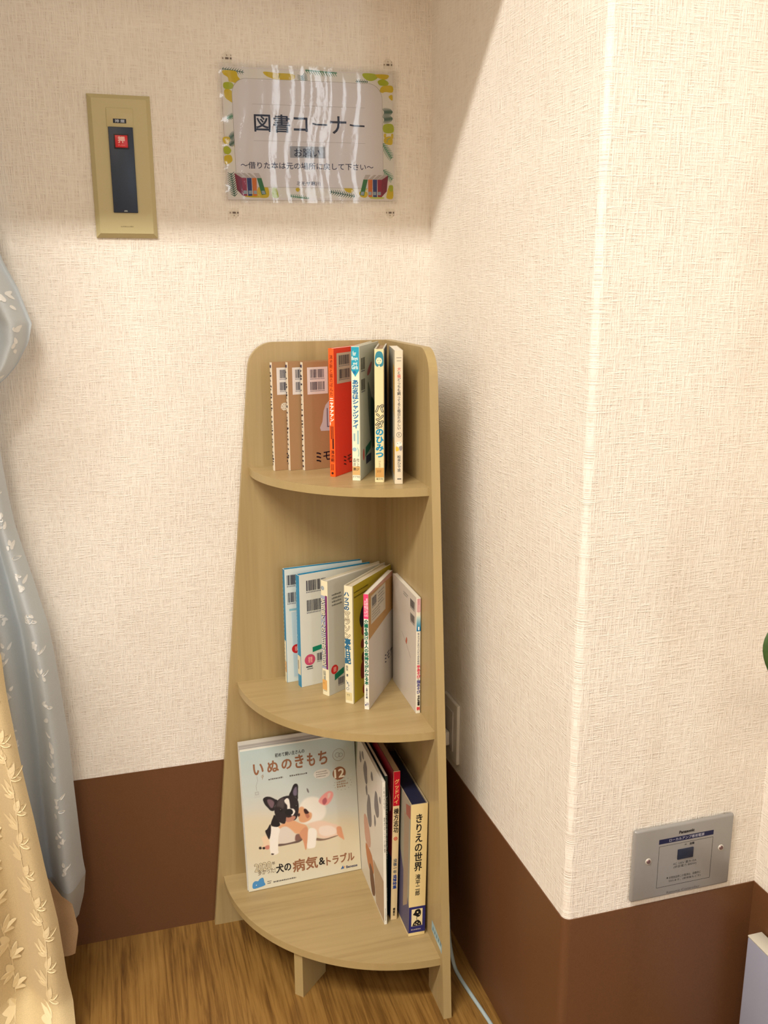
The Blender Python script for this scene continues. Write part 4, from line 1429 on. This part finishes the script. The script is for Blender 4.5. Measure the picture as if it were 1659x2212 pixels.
# rounded centre panel
R0 = 25
pan = []
for cx, cy, a0 in ((128.5 - R0, 87.5 - R0, 0), (-132 + R0, 87.5 - R0, 90)):
    pan += [(cx + R0 * math.cos(math.radians(a0 + t * 9)), cy + R0 * math.sin(math.radians(a0 + t * 9))) for t in range(11)]
pan += [(-132, -84), (128.5, -84)]
cen = (-1.7, 1.7)
p.poly([(x + (0.5 if x > cen[0] else -0.5), y + (0.5 if y > cen[1] else -0.5)) for x, y in pan], (0.66, 0.62, 0.58), 4)
p.poly(pan, (0.90, 0.875, 0.875), 5)
for yy in (48.3, -9.5):
    p.rect(-99.5, yy - .2, 97, yy + .2, (0.68, 0.65, 0.63), 6)
TXT = (0.10, 0.10, 0.20)
for ch, x0, y0, x1, y1 in (('図', -97, 5.3, -70, 31.9), ('書', -64.5, 4.5, -36, 32.8), ('コ', -29.3, 7.0, -5.7, 29.2), ('ナ', 34.7, 5.0, 62.9, 33)):
    p.text(ch, x0, y0, x1, y1, TXT, 7, bold=.45)
p.stroke([(3, 20.2), (10, 19.0), (29.3, 18.6)], 2.7, TXT, 7)
p.stroke([(69.3, 20.0), (76, 18.9), (96, 18.4)], 2.7, TXT, 7)
p.rect(-37.8, -35.6, 24.4, -16.9, (0.64, 0.64, 0.66), 6)
p.text('お願い', -30.2, -34, 15.1, -20.8, (0.16, 0.17, 0.26), 7, bold=.22)
p.text('〜借りた本は元の場所に戻して下さい〜', -123.5, -54.3, 110.7, -43.4, (0.22, 0.22, 0.32), 7, bold=.15)
p.text('ミモザ寒川', -28, -81, 13.5, -73.8, (0.26, 0.27, 0.38), 7, bold=.1)


def little_books(x0, sgn):
    cols = [(0.63, 0.08, 0.22), (0.12, 0.21, 0.48), (0.86, 0.46, 0.10), (0.15, 0.46, 0.20)]
    for k, c in enumerate(cols):
        x = x0 + sgn * (13 + 8.6 * k)
        f = lambda q: [(x + sgn * a, b) for a, b in q]
        s = 7 if k == 3 else 0
        p.poly(f([(-13 + k * 2.2, -61.5), (-1, -69.5), (7, -69.5), (-4 + s, -61.5)]), (0.76, 0.72, 0.70), 7 + k % 2)
        if k == 0:
            p.poly(f([(-13, -62), (-1, -69.5), (0, -99), (-10, -89)]), (0.52, 0.07, 0.20), 8)
        p.poly(f([(-1, -69.5), (7, -69.5), (7 + s, -98.5 + s * .4), (0 + s * .9, -99 + s * .3)]), c, 9 + k % 2)
        p.poly(f([(1 + s * .7, -90), (6.4 + s * .7, -90), (6.6 + s * .9, -95.5), (1.2 + s * .8, -95.5)]), (0.62, 0.68, 0.72), 11)


little_books(-135, 1)
little_books(137.7, -1)
p.build('notice_print', sign)

# wavy clear film over the notice
nx, ny = 180, 110
vs, fs = [], []
rnd = random.Random(2)
ph = [(rnd.uniform(0, 6.28), rnd.uniform(0, 6.28)) for _ in range(6)]
for j in range(ny + 1):
    for i in range(nx + 1):
        u, v = i / nx, j / ny
        x, z = -0.1535 + 0.307 * u, -0.110 + 0.220 * v
        w = 0.00011 * math.sin(2 * math.pi * (5.3 * u + 0.10 * math.sin(4 * v + ph[0][0])) + ph[0][1])
        w += 0.00008 * math.sin(2 * math.pi * (11.7 * u + 0.25 * math.sin(5 * v + ph[1][0])) + ph[1][1])
        w += 0.000018 * math.sin(2 * math.pi * (23 * u + 0.8 * math.sin(7 * v + ph[2][0])) + ph[2][1]) * (0.4 + math.sin(9 * v + 5 * u) ** 2)
        w += 0.00035 * math.sin(2 * math.pi * 1.4 * v + 3 * u + ph[3][0])
        edge = max(0, 1 - min(u, 1 - u) / 0.05) ** 2 * (1 if u < 0.5 else 0.3)
        w += edge * 0.0009 * math.sin(2 * math.pi * 6 * v + ph[4][0])
        vs.append((x, -0.0030 - w, z))
for j in range(ny):
    for i in range(nx):
        a = j * (nx + 1) + i
        fs.append((a, a + 1, a + nx + 2, a + nx + 1))
build('laminate', vs, fs, film_material(), sign, smooth=True)

# four clear plastic pin clips that hold the notice
CLIP = NT('clear_plastic_clip')
CLIP.b.inputs['Base Color'].default_value = lin((0.93, 0.90, 0.83))
CLIP.b.inputs['Roughness'].default_value = 0.5
CLIP.b.inputs['Alpha'].default_value = 0.14
for x, z, sg, lab in ((-137.5, 117.5, 1, 'clear pin clip above the upper left corner of the notice'), (140.6, 119.5, 1, 'clear pin clip above the upper right corner of the notice'),
                      (-138.8, -126.0, -1, 'clear pin clip below the lower left corner of the notice'), (140.8, -125.0, -1, 'clear pin clip below the lower right corner of the notice')):
    X = LC.x + (x * math.cos(LT) - z * math.sin(LT)) / 1000
    Z = LC.z + (x * math.sin(LT) + z * math.cos(LT)) / 1000
    bm = bmesh.new()
    pts = [(0.0082 * math.cos(t), 0.0082 * math.sin(t) * sg + 0.0015 * sg) for t in [math.pi * k / 14 for k in range(15)]] + [(-0.0082, -0.007 * sg), (0.0082, -0.007 * sg)]
    bm_prism(bm, pts, lambda q: Vector((q[0], -0.0005, q[1])), lambda q: Vector((q[0], 0, q[1])))
    c = from_bm('pin_clip', bm, CLIP.m)
    c.location = (X, -0.0004, Z)
    tag(c, lab, 'clip', 'clear pin clips around the notice')
    p = Print((0, -0.0005, 0), (1, 0, 0), (0, 0, 1), 0.08)
    dk, lt = (0.42, 0.37, 0.34), (0.56, 0.50, 0.45)
    p.rect(-2.6, -1.6, 2.8, 1.4, dk, 0)
    p.rect(5.2, -1.5, 7.6, 1.4, dk, 0)
    p.rect(-7.6, -1.4, -5.6, 1.0, lt, 0)
    p.rect(-0.8, 4.6 * sg - 1, 0.7, 4.6 * sg + 1, lt, 0)
    p.rect(6.2, 4.6 * sg - 1.2, 7.2, 4.6 * sg + 1.2, lt, 0)
    p.build('pin_marks', c)

# ------------------------------------------------------------------ smoke vent control on the back wall
BEIGE = mat('beige_enamel', (0.745, 0.70, 0.525), 0.45)
vent = empty('vent_control', (-0.536, 0, 1.4465))
tag(vent, 'beige wall control plate with dark blue lever cover and red push button', 'switch')
bm = bmesh.new()


def frustum(bm, x, z, x2, z2, y0, y1, y2=None):
    pts = [[(-x, y, -z), (x, y, -z), (x, y, z), (-x, y, z)] for y in (y0, y1)] + [[(-x2, y2, -z2), (x2, y2, -z2), (x2, y2, z2), (-x2, y2, z2)]]
    r = [[bm.verts.new(p) for p in q] for q in pts]
    for k in range(2):
        for i in range(4):
            bm.faces.new((r[k][i], r[k][(i + 1) % 4], r[k + 1][(i + 1) % 4], r[k + 1][i]))
    bm.faces.new(r[2])
    bm.faces.new(r[0][::-1])


frustum(bm, 0.0494, 0.1110, 0.0427, 0.1040, -0.0003, -0.003, -0.0095)
from_bm('plate', bm, BEIGE, vent)
bm = bmesh.new()
bm_box(bm, (-0.021, -0.0108, 0.0610), (0.021, -0.0090, 0.0900), 0.0007)
from_bm('flap', bm, BEIGE, vent, 40)
bm = bmesh.new()
bm_box(bm, (-0.0194, -0.0125, -0.0712), (0.0194, -0.0090, 0.0612), 0.0009)
from_bm('lever_cover', bm, mat('dark_blue_plastic', (0.12, 0.18, 0.27), 0.42), vent, 40)
btn = box('button_surround', (-0.0118, -0.0133, 0.0276), (0.0118, -0.0120, 0.0502), mat('dark_plastic', (0.15, 0.06, 0.11), 0.45), vent, 0.0004)
btn2 = box('push_button', (-0.0099, -0.0150, 0.0296), (0.0099, -0.0130, 0.0484), mat('red_plastic', (0.80, 0.10, 0.14), 0.35), vent, 0.0008)
p = Print((0, -0.0150, 0), (1, 0, 0), (0, 0, 1), 0.06)
p.text('押', -5.0, 36.6, 5.0, 46.4, (0.95, 0.78, 0.76), 0, bold=.35)
p.text('PUSH', -5.2, 31.6, 5.2, 34.4, (0.95, 0.55, 0.55), 0)
p.build('button_lettering', btn2)
p = Print((0, -0.0108, 0), (1, 0, 0), (0, 0, 1), 0.06)
p.rect(-11, 67, 9.8, 73.7, (0.14, 0.16, 0.22), 0)
p.text('排 煙', -7.6, 68.3, 7.0, 72.6, (0.66, 0.70, 0.76), 1, bold=.25)
p.build('label', vent, 'small black label')
p = Print((0, -0.0095, 0), (1, 0, 0), (0, 0, 1), 0.06)
p.lines(-9.8, -94.4, 11.5, -91.6, 1, (0.60, 0.55, 0.42), 0, 4, .8)
p.build('maker_mark', vent)
p = Print((0, -0.0125, 0), (1, 0, 0), (0, 0, 1), 0.06)
p.poly([(-3, -69.6), (-2.2, -67.4), (2.2, -67.4), (3, -69.6)], (0.62, 0.66, 0.66), 0)
p.build('release_mark', vent)

# ------------------------------------------------------------------ grey power plate on the pillar front
GREY = mat('satin_grey_metal', (0.60, 0.595, 0.59), 0.36, metal=0.25)
pan_ = empty('power_plate', (0.1878, -CD, 0.4262))
tag(pan_, 'silver grey metal power supply plate with black lettering on the pillar front', 'wall plate')
bm = bmesh.new()
bm_box(bm, (-0.0846, -0.0075, -0.0592), (0.0846, -0.0002, 0.0592), 0.0034, 3)
from_bm('plate', bm, GREY, pan_, 40)
for x, z in ((-59.4, 6.4), (64.8, 5.9)):
    bm = bmesh.new()
    bmesh.ops.create_cone(bm, cap_ends=True, segments=24, radius1=0.0050, radius2=0.0044, depth=0.0012, matrix=Matrix.Translation((x / 1000, -0.0080, z / 1000)) @ Matrix.Rotation(math.pi / 2, 4, 'X'))
    s_ = from_bm('screw_collar', bm, mat('pale_ring', (0.78, 0.76, 0.72), 0.3), pan_, 40)
    bm = bmesh.new()
    bmesh.ops.create_cone(bm, cap_ends=True, segments=20, radius1=0.0036, radius2=0.0030, depth=0.0010, matrix=Matrix.Translation((x / 1000, -0.0089, z / 1000)) @ Matrix.Rotation(math.pi / 2, 4, 'X'))
    from_bm('screw', bm, mat('screw_reddish', (0.50, 0.40, 0.40), 0.35, metal=0.6), s_, 40)
p = Print((0, -0.0075, 0), (1, 0, 0), (0, 0, 1), 0.06)
DK, NAVY = (0.16, 0.15, 0.16), (0.11, 0.12, 0.27)
p.text('Panasonic', -10, 43.0, 15.6, 47.6, DK, 1, bold=.35)
p.rect(-43.3, 31.0, 49.6, 38.8, NAVY, 0)
p.text('ローカルアンプ専用電源', -26, 32.4, 33.5, 37.4, (0.66, 0.66, 0.72), 1, bold=.1)
p.frame(-42.5, -42.5, 49.6, 27.4, .55, DK, 0)
p.text('⇒ 蓄圏'[0:1], 0.6, 21.8, 4.6, 24.4, DK, 1)
p.text('故障', 9.5, 20.8, 17.2, 25.0, DK, 1, bold=.1)
p.text('AC 100V 最大10A', -16.6, -9.0, 23.6, -4.4, (0.26, 0.25, 0.25), 1)
p.text('(許容電力 800W)', -15.2, -14.8, 24, -9.8, (0.26, 0.25, 0.25), 1)
p.text('●', -25.8, -29.6, -23.4, -27.2, DK, 1)
p.text('非常放送時この電源は、自動的に', -22, -31.0, 33.0, -26.9, (0.28, 0.27, 0.27), 1)
p.text('切れます。(使用後もどす)', -22, -36.9, 33.0, -32.7, (0.28, 0.27, 0.27), 1)
p.text('Remote Controller', -24, -55.2, 33.2, -51.6, (0.36, 0.35, 0.35), 1)
p.build('plate_lettering', pan_)
box('rocker_switch', (-0.0103, -0.0092, 0.0002), (0.0163, -0.0070, 0.0167), mat('dark_rocker', (0.10, 0.13, 0.22), 0.4), pan_, 0.0006)

# ------------------------------------------------------------------ outlet, plug and cord behind the shelf
WHITE = mat('white_plastic', (0.84, 0.82, 0.79), 0.4)
outl = empty('wall_outlet', (0, -0.1585, 0.4385))
tag(outl, 'white wall socket on the side wall half hidden behind the shelf', 'outlet')
bm = bmesh.new()
bm_box(bm, (-0.0075, -0.0365, -0.0605), (-0.0002, 0.0365, 0.0605), 0.0028, 3)
from_bm('cover_plate', bm, WHITE, outl, 40)
box('socket_insert', (-0.0095, -0.018, -0.040), (-0.0072, 0.018, 0.040), mat('socket_grey', (0.74, 0.72, 0.70), 0.4), outl, 0.0006)
CORDM = mat('grey_blue_cord', (0.66, 0.72, 0.73), 0.5)
cord = empty('extension_cable', (-0.03, -0.155, 0.42))
tag(cord, 'pale grey blue power cord trailing over the floor along the side wall', 'cord')


def rel(q):
    return [Vector(x) - Vector((-0.03, -0.155, 0.42)) for x in q]


tube('cable', rel([(-0.036, -0.155, 0.420), (-0.050, -0.158, 0.405), (-0.050, -0.18, 0.33), (-0.046, -0.215, 0.22), (-0.040, -0.243, 0.13), (-0.0405, -0.258, 0.06), (-0.037, -0.275, 0.014), (-0.0345, -0.300, 0.0042), (-0.0310, -0.340, 0.0040), (-0.0262, -0.385, 0.0040), (-0.0222, -0.43, 0.0040), (-0.018, -0.52, 0.0040), (-0.04, -0.72, 0.0040), (0.02, -0.95, 0.0040), (0.16, -1.15, 0.0040)]), 0.0036, CORDM, cord)
bm = bmesh.new()
bm_box(bm, (-0.012, -0.011, -0.014), (0.0200, 0.011, 0.014), 0.003, 2)
from_bm('plug', bm, WHITE, cord, 40)

# ------------------------------------------------------------------ flat metal panel by the right wall
mp_ = empty('metal_panel', (0.3085, -0.90, 0))
tag(mp_, 'upright silver grey metal panel with a pale top edge against the right wall', 'panel')
box('body', (-0.0125, -0.27, 0), (0.0125, 0.245, 0.286), mat('silver_lacquer', (0.68, 0.70, 0.79), 0.28, metal=0.15), mp_, 0.002)
box('top_cap', (-0.0128, -0.27, 0.2862), (0.0128, 0.2453, 0.2892), mat('pale_cap', (0.84, 0.82, 0.76), 0.3), mp_, 0.0012)

# ------------------------------------------------------------------ potted plant beside the frame edge
plant = empty('potted_plant', (0.190, -1.06, 0))
tag(plant, 'green leafy potted plant at the right edge beside the pillar', 'plant')
bm = bmesh.new()
prof = [(0.0, 0.0), (0.068, 0.0), (0.086, 0.17), (0.092, 0.17), (0.092, 0.19), (0.080, 0.19), (0.078, 0.175), (0.0, 0.175)]
N = 32
rings = [[bm.verts.new((rr * math.cos(2 * math.pi * i / N), rr * math.sin(2 * math.pi * i / N), z)) for i in range(N)] for rr, z in prof[1:-1]]
for k in range(len(rings) - 1):
    for i in range(N):
        bm.faces.new((rings[k][i], rings[k][(i + 1) % N], rings[k + 1][(i + 1) % N], rings[k + 1][i]))
bm.faces.new(rings[0][::-1])
bm.faces.new(rings[-1])
from_bm('pot', bm, mat('glazed_pot', (0.86, 0.84, 0.80), 0.3), plant, 40)
LEAF = sheet_material('leaf_green', (0.20, 0.31, 0.15), (0.26, 0.38, 0.18), 60, 0.4, 0.2, 0.001)
STEM = mat('stem_brown', (0.38, 0.36, 0.22), 0.7)
tube('stem', [(0, 0, 0.17), (0.004, 0.01, 0.40), (0.0, 0.03, 0.62), (0.012, 0.03, 0.84), (0.02, 0.02, 0.98)], 0.006, STEM, plant)


def leaf(base, tip, width, sag, side=None):
    b_, t_ = Vector(base), Vector(tip)
    d = t_ - b_
    side = side or d.cross(Vector((0, 0, 1))).normalized()
    n1, n2 = 14, 4
    V, F = [], []
    for i in range(n1 + 1):
        t = i / n1
        w = width / 2 * math.sin(math.pi * t ** 0.85) ** 0.8 if 0 < t < 1 else 0.0004
        c = b_ + d * t + Vector((0, 0, sag * math.sin(math.pi * t)))
        for j in range(-n2, n2 + 1):
            k = j / n2
            V.append(c + side * w * k + Vector((0, 0, 0.010 * abs(k) * (w / (width / 2)))))
    m_ = 2 * n2 + 1
    for i in range(n1):
        for j in range(2 * n2):
            F.append((i * m_ + j, i * m_ + j + 1, (i + 1) * m_ + j + 1, (i + 1) * m_ + j))
    o = build('leaf', V, F, LEAF, plant, smooth=True)
    md = o.modifiers.new('thickness', 'SOLIDIFY')
    md.thickness = 0.0008
    return o


leaf((0.006, 0.262, 0.868), (0.002, 0.258, 0.760), 0.078, 0.0, Vector((1, -0.25, 0)).normalized())
tube('petiole', [(0.010, 0.03, 0.80), (0.012, 0.15, 0.865), (0.006, 0.262, 0.868)], 0.0018, STEM, plant)
leaf((0.0, 0.03, 0.62), (0.05, 0.16, 0.66), 0.06, 0.02)
leaf((0.012, 0.03, 0.84), (0.075, -0.10, 0.92), 0.075, 0.03)
leaf((0.0, 0.02, 0.50), (0.085, -0.08, 0.56), 0.07, 0.03)
leaf((0.02, 0.02, 0.98), (0.07, -0.02, 1.12), 0.07, 0.02)
leaf((0.02, 0.02, 0.97), (0.06, -0.14, 1.06), 0.075, 0.03)
leaf((0.004, 0.01, 0.40), (0.07, -0.13, 0.44), 0.07, 0.03)

# ------------------------------------------------------------------ curtains at the window edge


def interp(tab, z):
    tab = sorted(tab)
    return float(np.interp(z, [t[0] for t in tab], [t[1] for t in tab]))


def curtain_part(name, surf, ns, zs, mt, parent, thick=0.0006):
    V = [surf(i / ns, z) for z in zs for i in range(ns + 1)]
    F = [(j * (ns + 1) + i, j * (ns + 1) + i + 1, (j + 1) * (ns + 1) + i + 1, (j + 1) * (ns + 1) + i) for j in range(len(zs) - 1) for i in range(ns)]
    return build(name, V, F, mt, parent, smooth=True)


def motif(V, F, surf, s0, z0, ang, ln, wd, W, out=0.0012):
    """A leaf-shaped patch of stitching laid on the cloth."""
    i0 = len(V)
    n = 12
    for k in range(n):
        t = 2 * math.pi * k / n
        a, b_ = ln / 2 * math.cos(t) + ln / 2, wd / 2 * math.sin(t) * (1 - .35 * math.cos(t))
        dx = a * math.cos(ang) - b_ * math.sin(ang)
        dz = a * math.sin(ang) + b_ * math.cos(ang)
        q = surf(s0 - dx / W, z0 + dz)
        V.append(q + Vector((0, -out, 0)))
    F.append(tuple(range(i0, i0 + n)))


SHEER = cloth_material('sheer_lace', (0.87, 0.905, 0.93), 0.28, 0.06, 1400)
SHEER_E = mat('lace_embroidery', (0.93, 0.94, 0.94), 0.8)
CREAM = cloth_material('cream_curtain', (0.87, 0.785, 0.61), 0.12, 0.0, 700)
CREAM_E = mat('cream_embroidery', (0.90, 0.83, 0.67), 0.7)
LINING = cloth_material('curtain_lining', (0.78, 0.655, 0.51), 0.10, 0.0, 700)

XR = [(2.08, -0.79), (1.45, -0.755), (1.3023, -0.7316), (1.2884, -0.7262), (1.2567, -0.7122), (1.1994, -0.6961), (1.1705, -0.7029), (1.1344, -0.7235), (1.1164, -0.739),
      (1.1058, -0.7525), (1.0543, -0.765), (0.9898, -0.7615), (0.916, -0.7565), (0.8683, -0.7516), (0.821, -0.7422), (0.7669, -0.7302), (0.7186, -0.7203), (0.6897, -0.7138),
      (0.6219, -0.707), (0.5346, -0.7016), (0.4678, -0.6977), (0.3927, -0.6969), (0.3309, -0.6951), (0.2195, -0.6925), (0.1917, -0.6901), (0.1438, -0.6967), (0.0997, -0.7092)]
WS = [(2.08, 0.62), (1.4, 0.50), (1.2, 0.34), (1.08, 0.14), (0.95, 0.18), (0.7, 0.34), (0.4, 0.46), (0.1, 0.52)]


def sheer_surf(s, z):
    x = interp(XR, z) - s * interp(WS, z)
    amp = min(0.026, interp(WS, z) * 0.075)
    ph_ = 7.2 * s + 0.12 * math.sin(3.1 * z + 6 * s)
    cw = math.cos(2 * math.pi * ph_)
    y = -0.070 + amp * (1 - 2 * abs((1 - cw) / 2) ** 0.7) * (1 + .25 * math.sin(11 * s + 2 * z)) + 0.004 * math.sin(17 * z + 4 * s)
    return Vector((x, min(y, -0.030), z))


sheer = empty('lace_curtain', (-1.0, -0.064, 2.08))
tag(sheer, 'pale blue grey embroidered lace curtain gathered at the left of the back wall', 'curtain')
orig = Vector((-1.0, -0.064, 2.08))
s_rel = lambda s, z: sheer_surf(s, z) - orig
zs = list(np.linspace(2.08, 1.35, 16)) + list(np.linspace(1.33, 1.03, 40)) + list(np.linspace(1.01, 0.0997, 60))
curtain_part('panel', s_rel, 170, zs, SHEER, sheer)
# doubled hem band along the bottom
hem = lambda s, z: s_rel(s, z) + Vector((0, -0.0008, 0))
curtain_part('hem', hem, 120, list(np.linspace(0.188, 0.0985, 8)), cloth_material('sheer_hem', (0.80, 0.80, 0.78), 0.25, 0.0, 1400), sheer)
V, F = [], []
rnd = random.Random(11)
for s0 in (0.060, 0.205, 0.33):
    z = 1.98
    while z > 0.22:
        W = interp(WS, z)
        for k in range(6):
            a = math.pi / 2 + rnd.uniform(-1.3, 1.3) if k else math.pi / 2
            motif(V, F, s_rel, s0 + rnd.uniform(-.012, .012) * .46 / W, z + rnd.uniform(-.016, .016), a + (math.pi if rnd.random() < .3 else 0), rnd.uniform(.008, .013), rnd.uniform(.004, .006), W)
        z -= rnd.uniform(0.046, 0.066)
build('embroidery', V, F, SHEER_E, sheer)

XC = [(2.08, -0.84), (1.3, -0.80), (1.10, -0.885), (1.0, -0.87), (0.9, -0.825), (0.7469, -0.7813), (0.7083, -0.7719), (0.6484, -0.7697), (0.5772, -0.7636), (0.5098, -0.7575), (0.4235, -0.7479), (0.3243, -0.7388),
      (0.2319, -0.7286), (0.1564, -0.7246), (0.1185, -0.7232), (0.0259, -0.7118), (0.008, -0.7105)]
WC = [(2.08, 0.55), (1.3, 0.40), (1.08, 0.12), (0.9, 0.18), (0.6, 0.30), (0.008, 0.42)]


def cream_surf(s, z):
    W = interp(WC, z)
    x = interp(XC, z) - s * W
    y = -0.222 - 1.3 * max(0.0, 0.07 - z) - 0.030 * (W / 0.42) * math.sin(2 * math.pi * (3.6 * s + 0.05 * math.sin(4 * z)) + 0.2) + 0.004 * math.sin(9 * z + 3 * s)
    return Vector((x, y, z))


co = Vector((-1.0, -0.222, 2.08))
c_rel = lambda s, z: cream_surf(s, z) - co
cream = empty('cream_curtain', co)
tag(cream, 'cream curtain with woven leaf vines in front of the lace curtain', 'curtain')
curtain_part('panel', c_rel, 110, list(np.linspace(2.08, 1.2, 14)) + list(np.linspace(1.18, 0.008, 80)), CREAM, cream)
XL = [(0.262, -0.775), (0.252, -0.7518), (0.2005, -0.725), (0.1937, -0.7123), (0.1375, -0.7049), (0.0872, -0.7144)]


def lining_surf(s, z):
    x = interp(XL, z) - s * 0.13
    return Vector((x, -0.128 - 0.010 * math.sin(9 * s + 12 * z) - 0.03 * s, z)) - co


curtain_part('lining', lining_surf, 30, list(np.linspace(0.262, 0.0872, 20)), LINING, cream)
V, F = [], []
rnd = random.Random(23)
for s0, phase in ((0.075, 0.0), (0.235, 1.7), (0.42, 3.0)):
    z = 1.98
    k = 0
    while z > 0.03:
        W = interp(WC, z)
        sc = s0 + 0.014 * math.sin(22 * z + phase) * .42 / W
        side = 1 if k % 2 else -1
        for da, ln in ((0.35, .026), (1.05, .022), (2.0, .018)):
            motif(V, F, c_rel, sc, z, (math.pi / 2 - side * da), ln * rnd.uniform(.85, 1.1), .0095, W)
        for q in range(3):
            motif(V, F, c_rel, sc + 0.014 * .42 / W * (math.sin(22 * (z - .011 * q) + phase) - math.sin(22 * z + phase)), z - .011 * q, -math.pi / 2, .013, .0016, W)
        z -= 0.030
        k += 1
build('woven_leaves', V, F, CREAM_E, cream)

bm = bmesh.new()
rings = []
for i in range(40):
    a = 2 * math.pi * i / 40
    rings.append([bm.verts.new(Vector((-0.945 + r_ * 0.078 * math.cos(a), -0.222 + r_ * 0.044 * math.sin(a), 1.085 + dz + 0.012 * math.cos(a))) - co) for r_, dz in ((1.0, -0.03), (1.05, -0.028), (1.05, 0.028), (1.0, 0.03))])
for i in range(40):
    for k in range(4):
        bm.faces.new((rings[i][k], rings[i][(k + 1) % 4], rings[(i + 1) % 40][(k + 1) % 4], rings[(i + 1) % 40][k]))
from_bm('tie_back', bm, CREAM, cream, 40)

rail = empty('curtain_rail', (-1.95, -0.14, 2.10))
tag(rail, 'white double curtain rail above the window on the back wall', 'curtain rail')
RAILM = mat('rail_white', (0.85, 0.85, 0.83), 0.4)
box('rail_track', (-1.2, -0.096, -0.014), (1.2, -0.064, 0.010), RAILM, rail, 0.003)
box('rail_track', (-1.2, 0.060, -0.014), (1.2, 0.092, 0.010), RAILM, rail, 0.003)
for x in (-1.1, 0.0, 1.1):
    box('bracket', (x - 0.01, -0.08, 0.010), (x + 0.01, 0.1395, 0.022), RAILM, rail, 0.002)
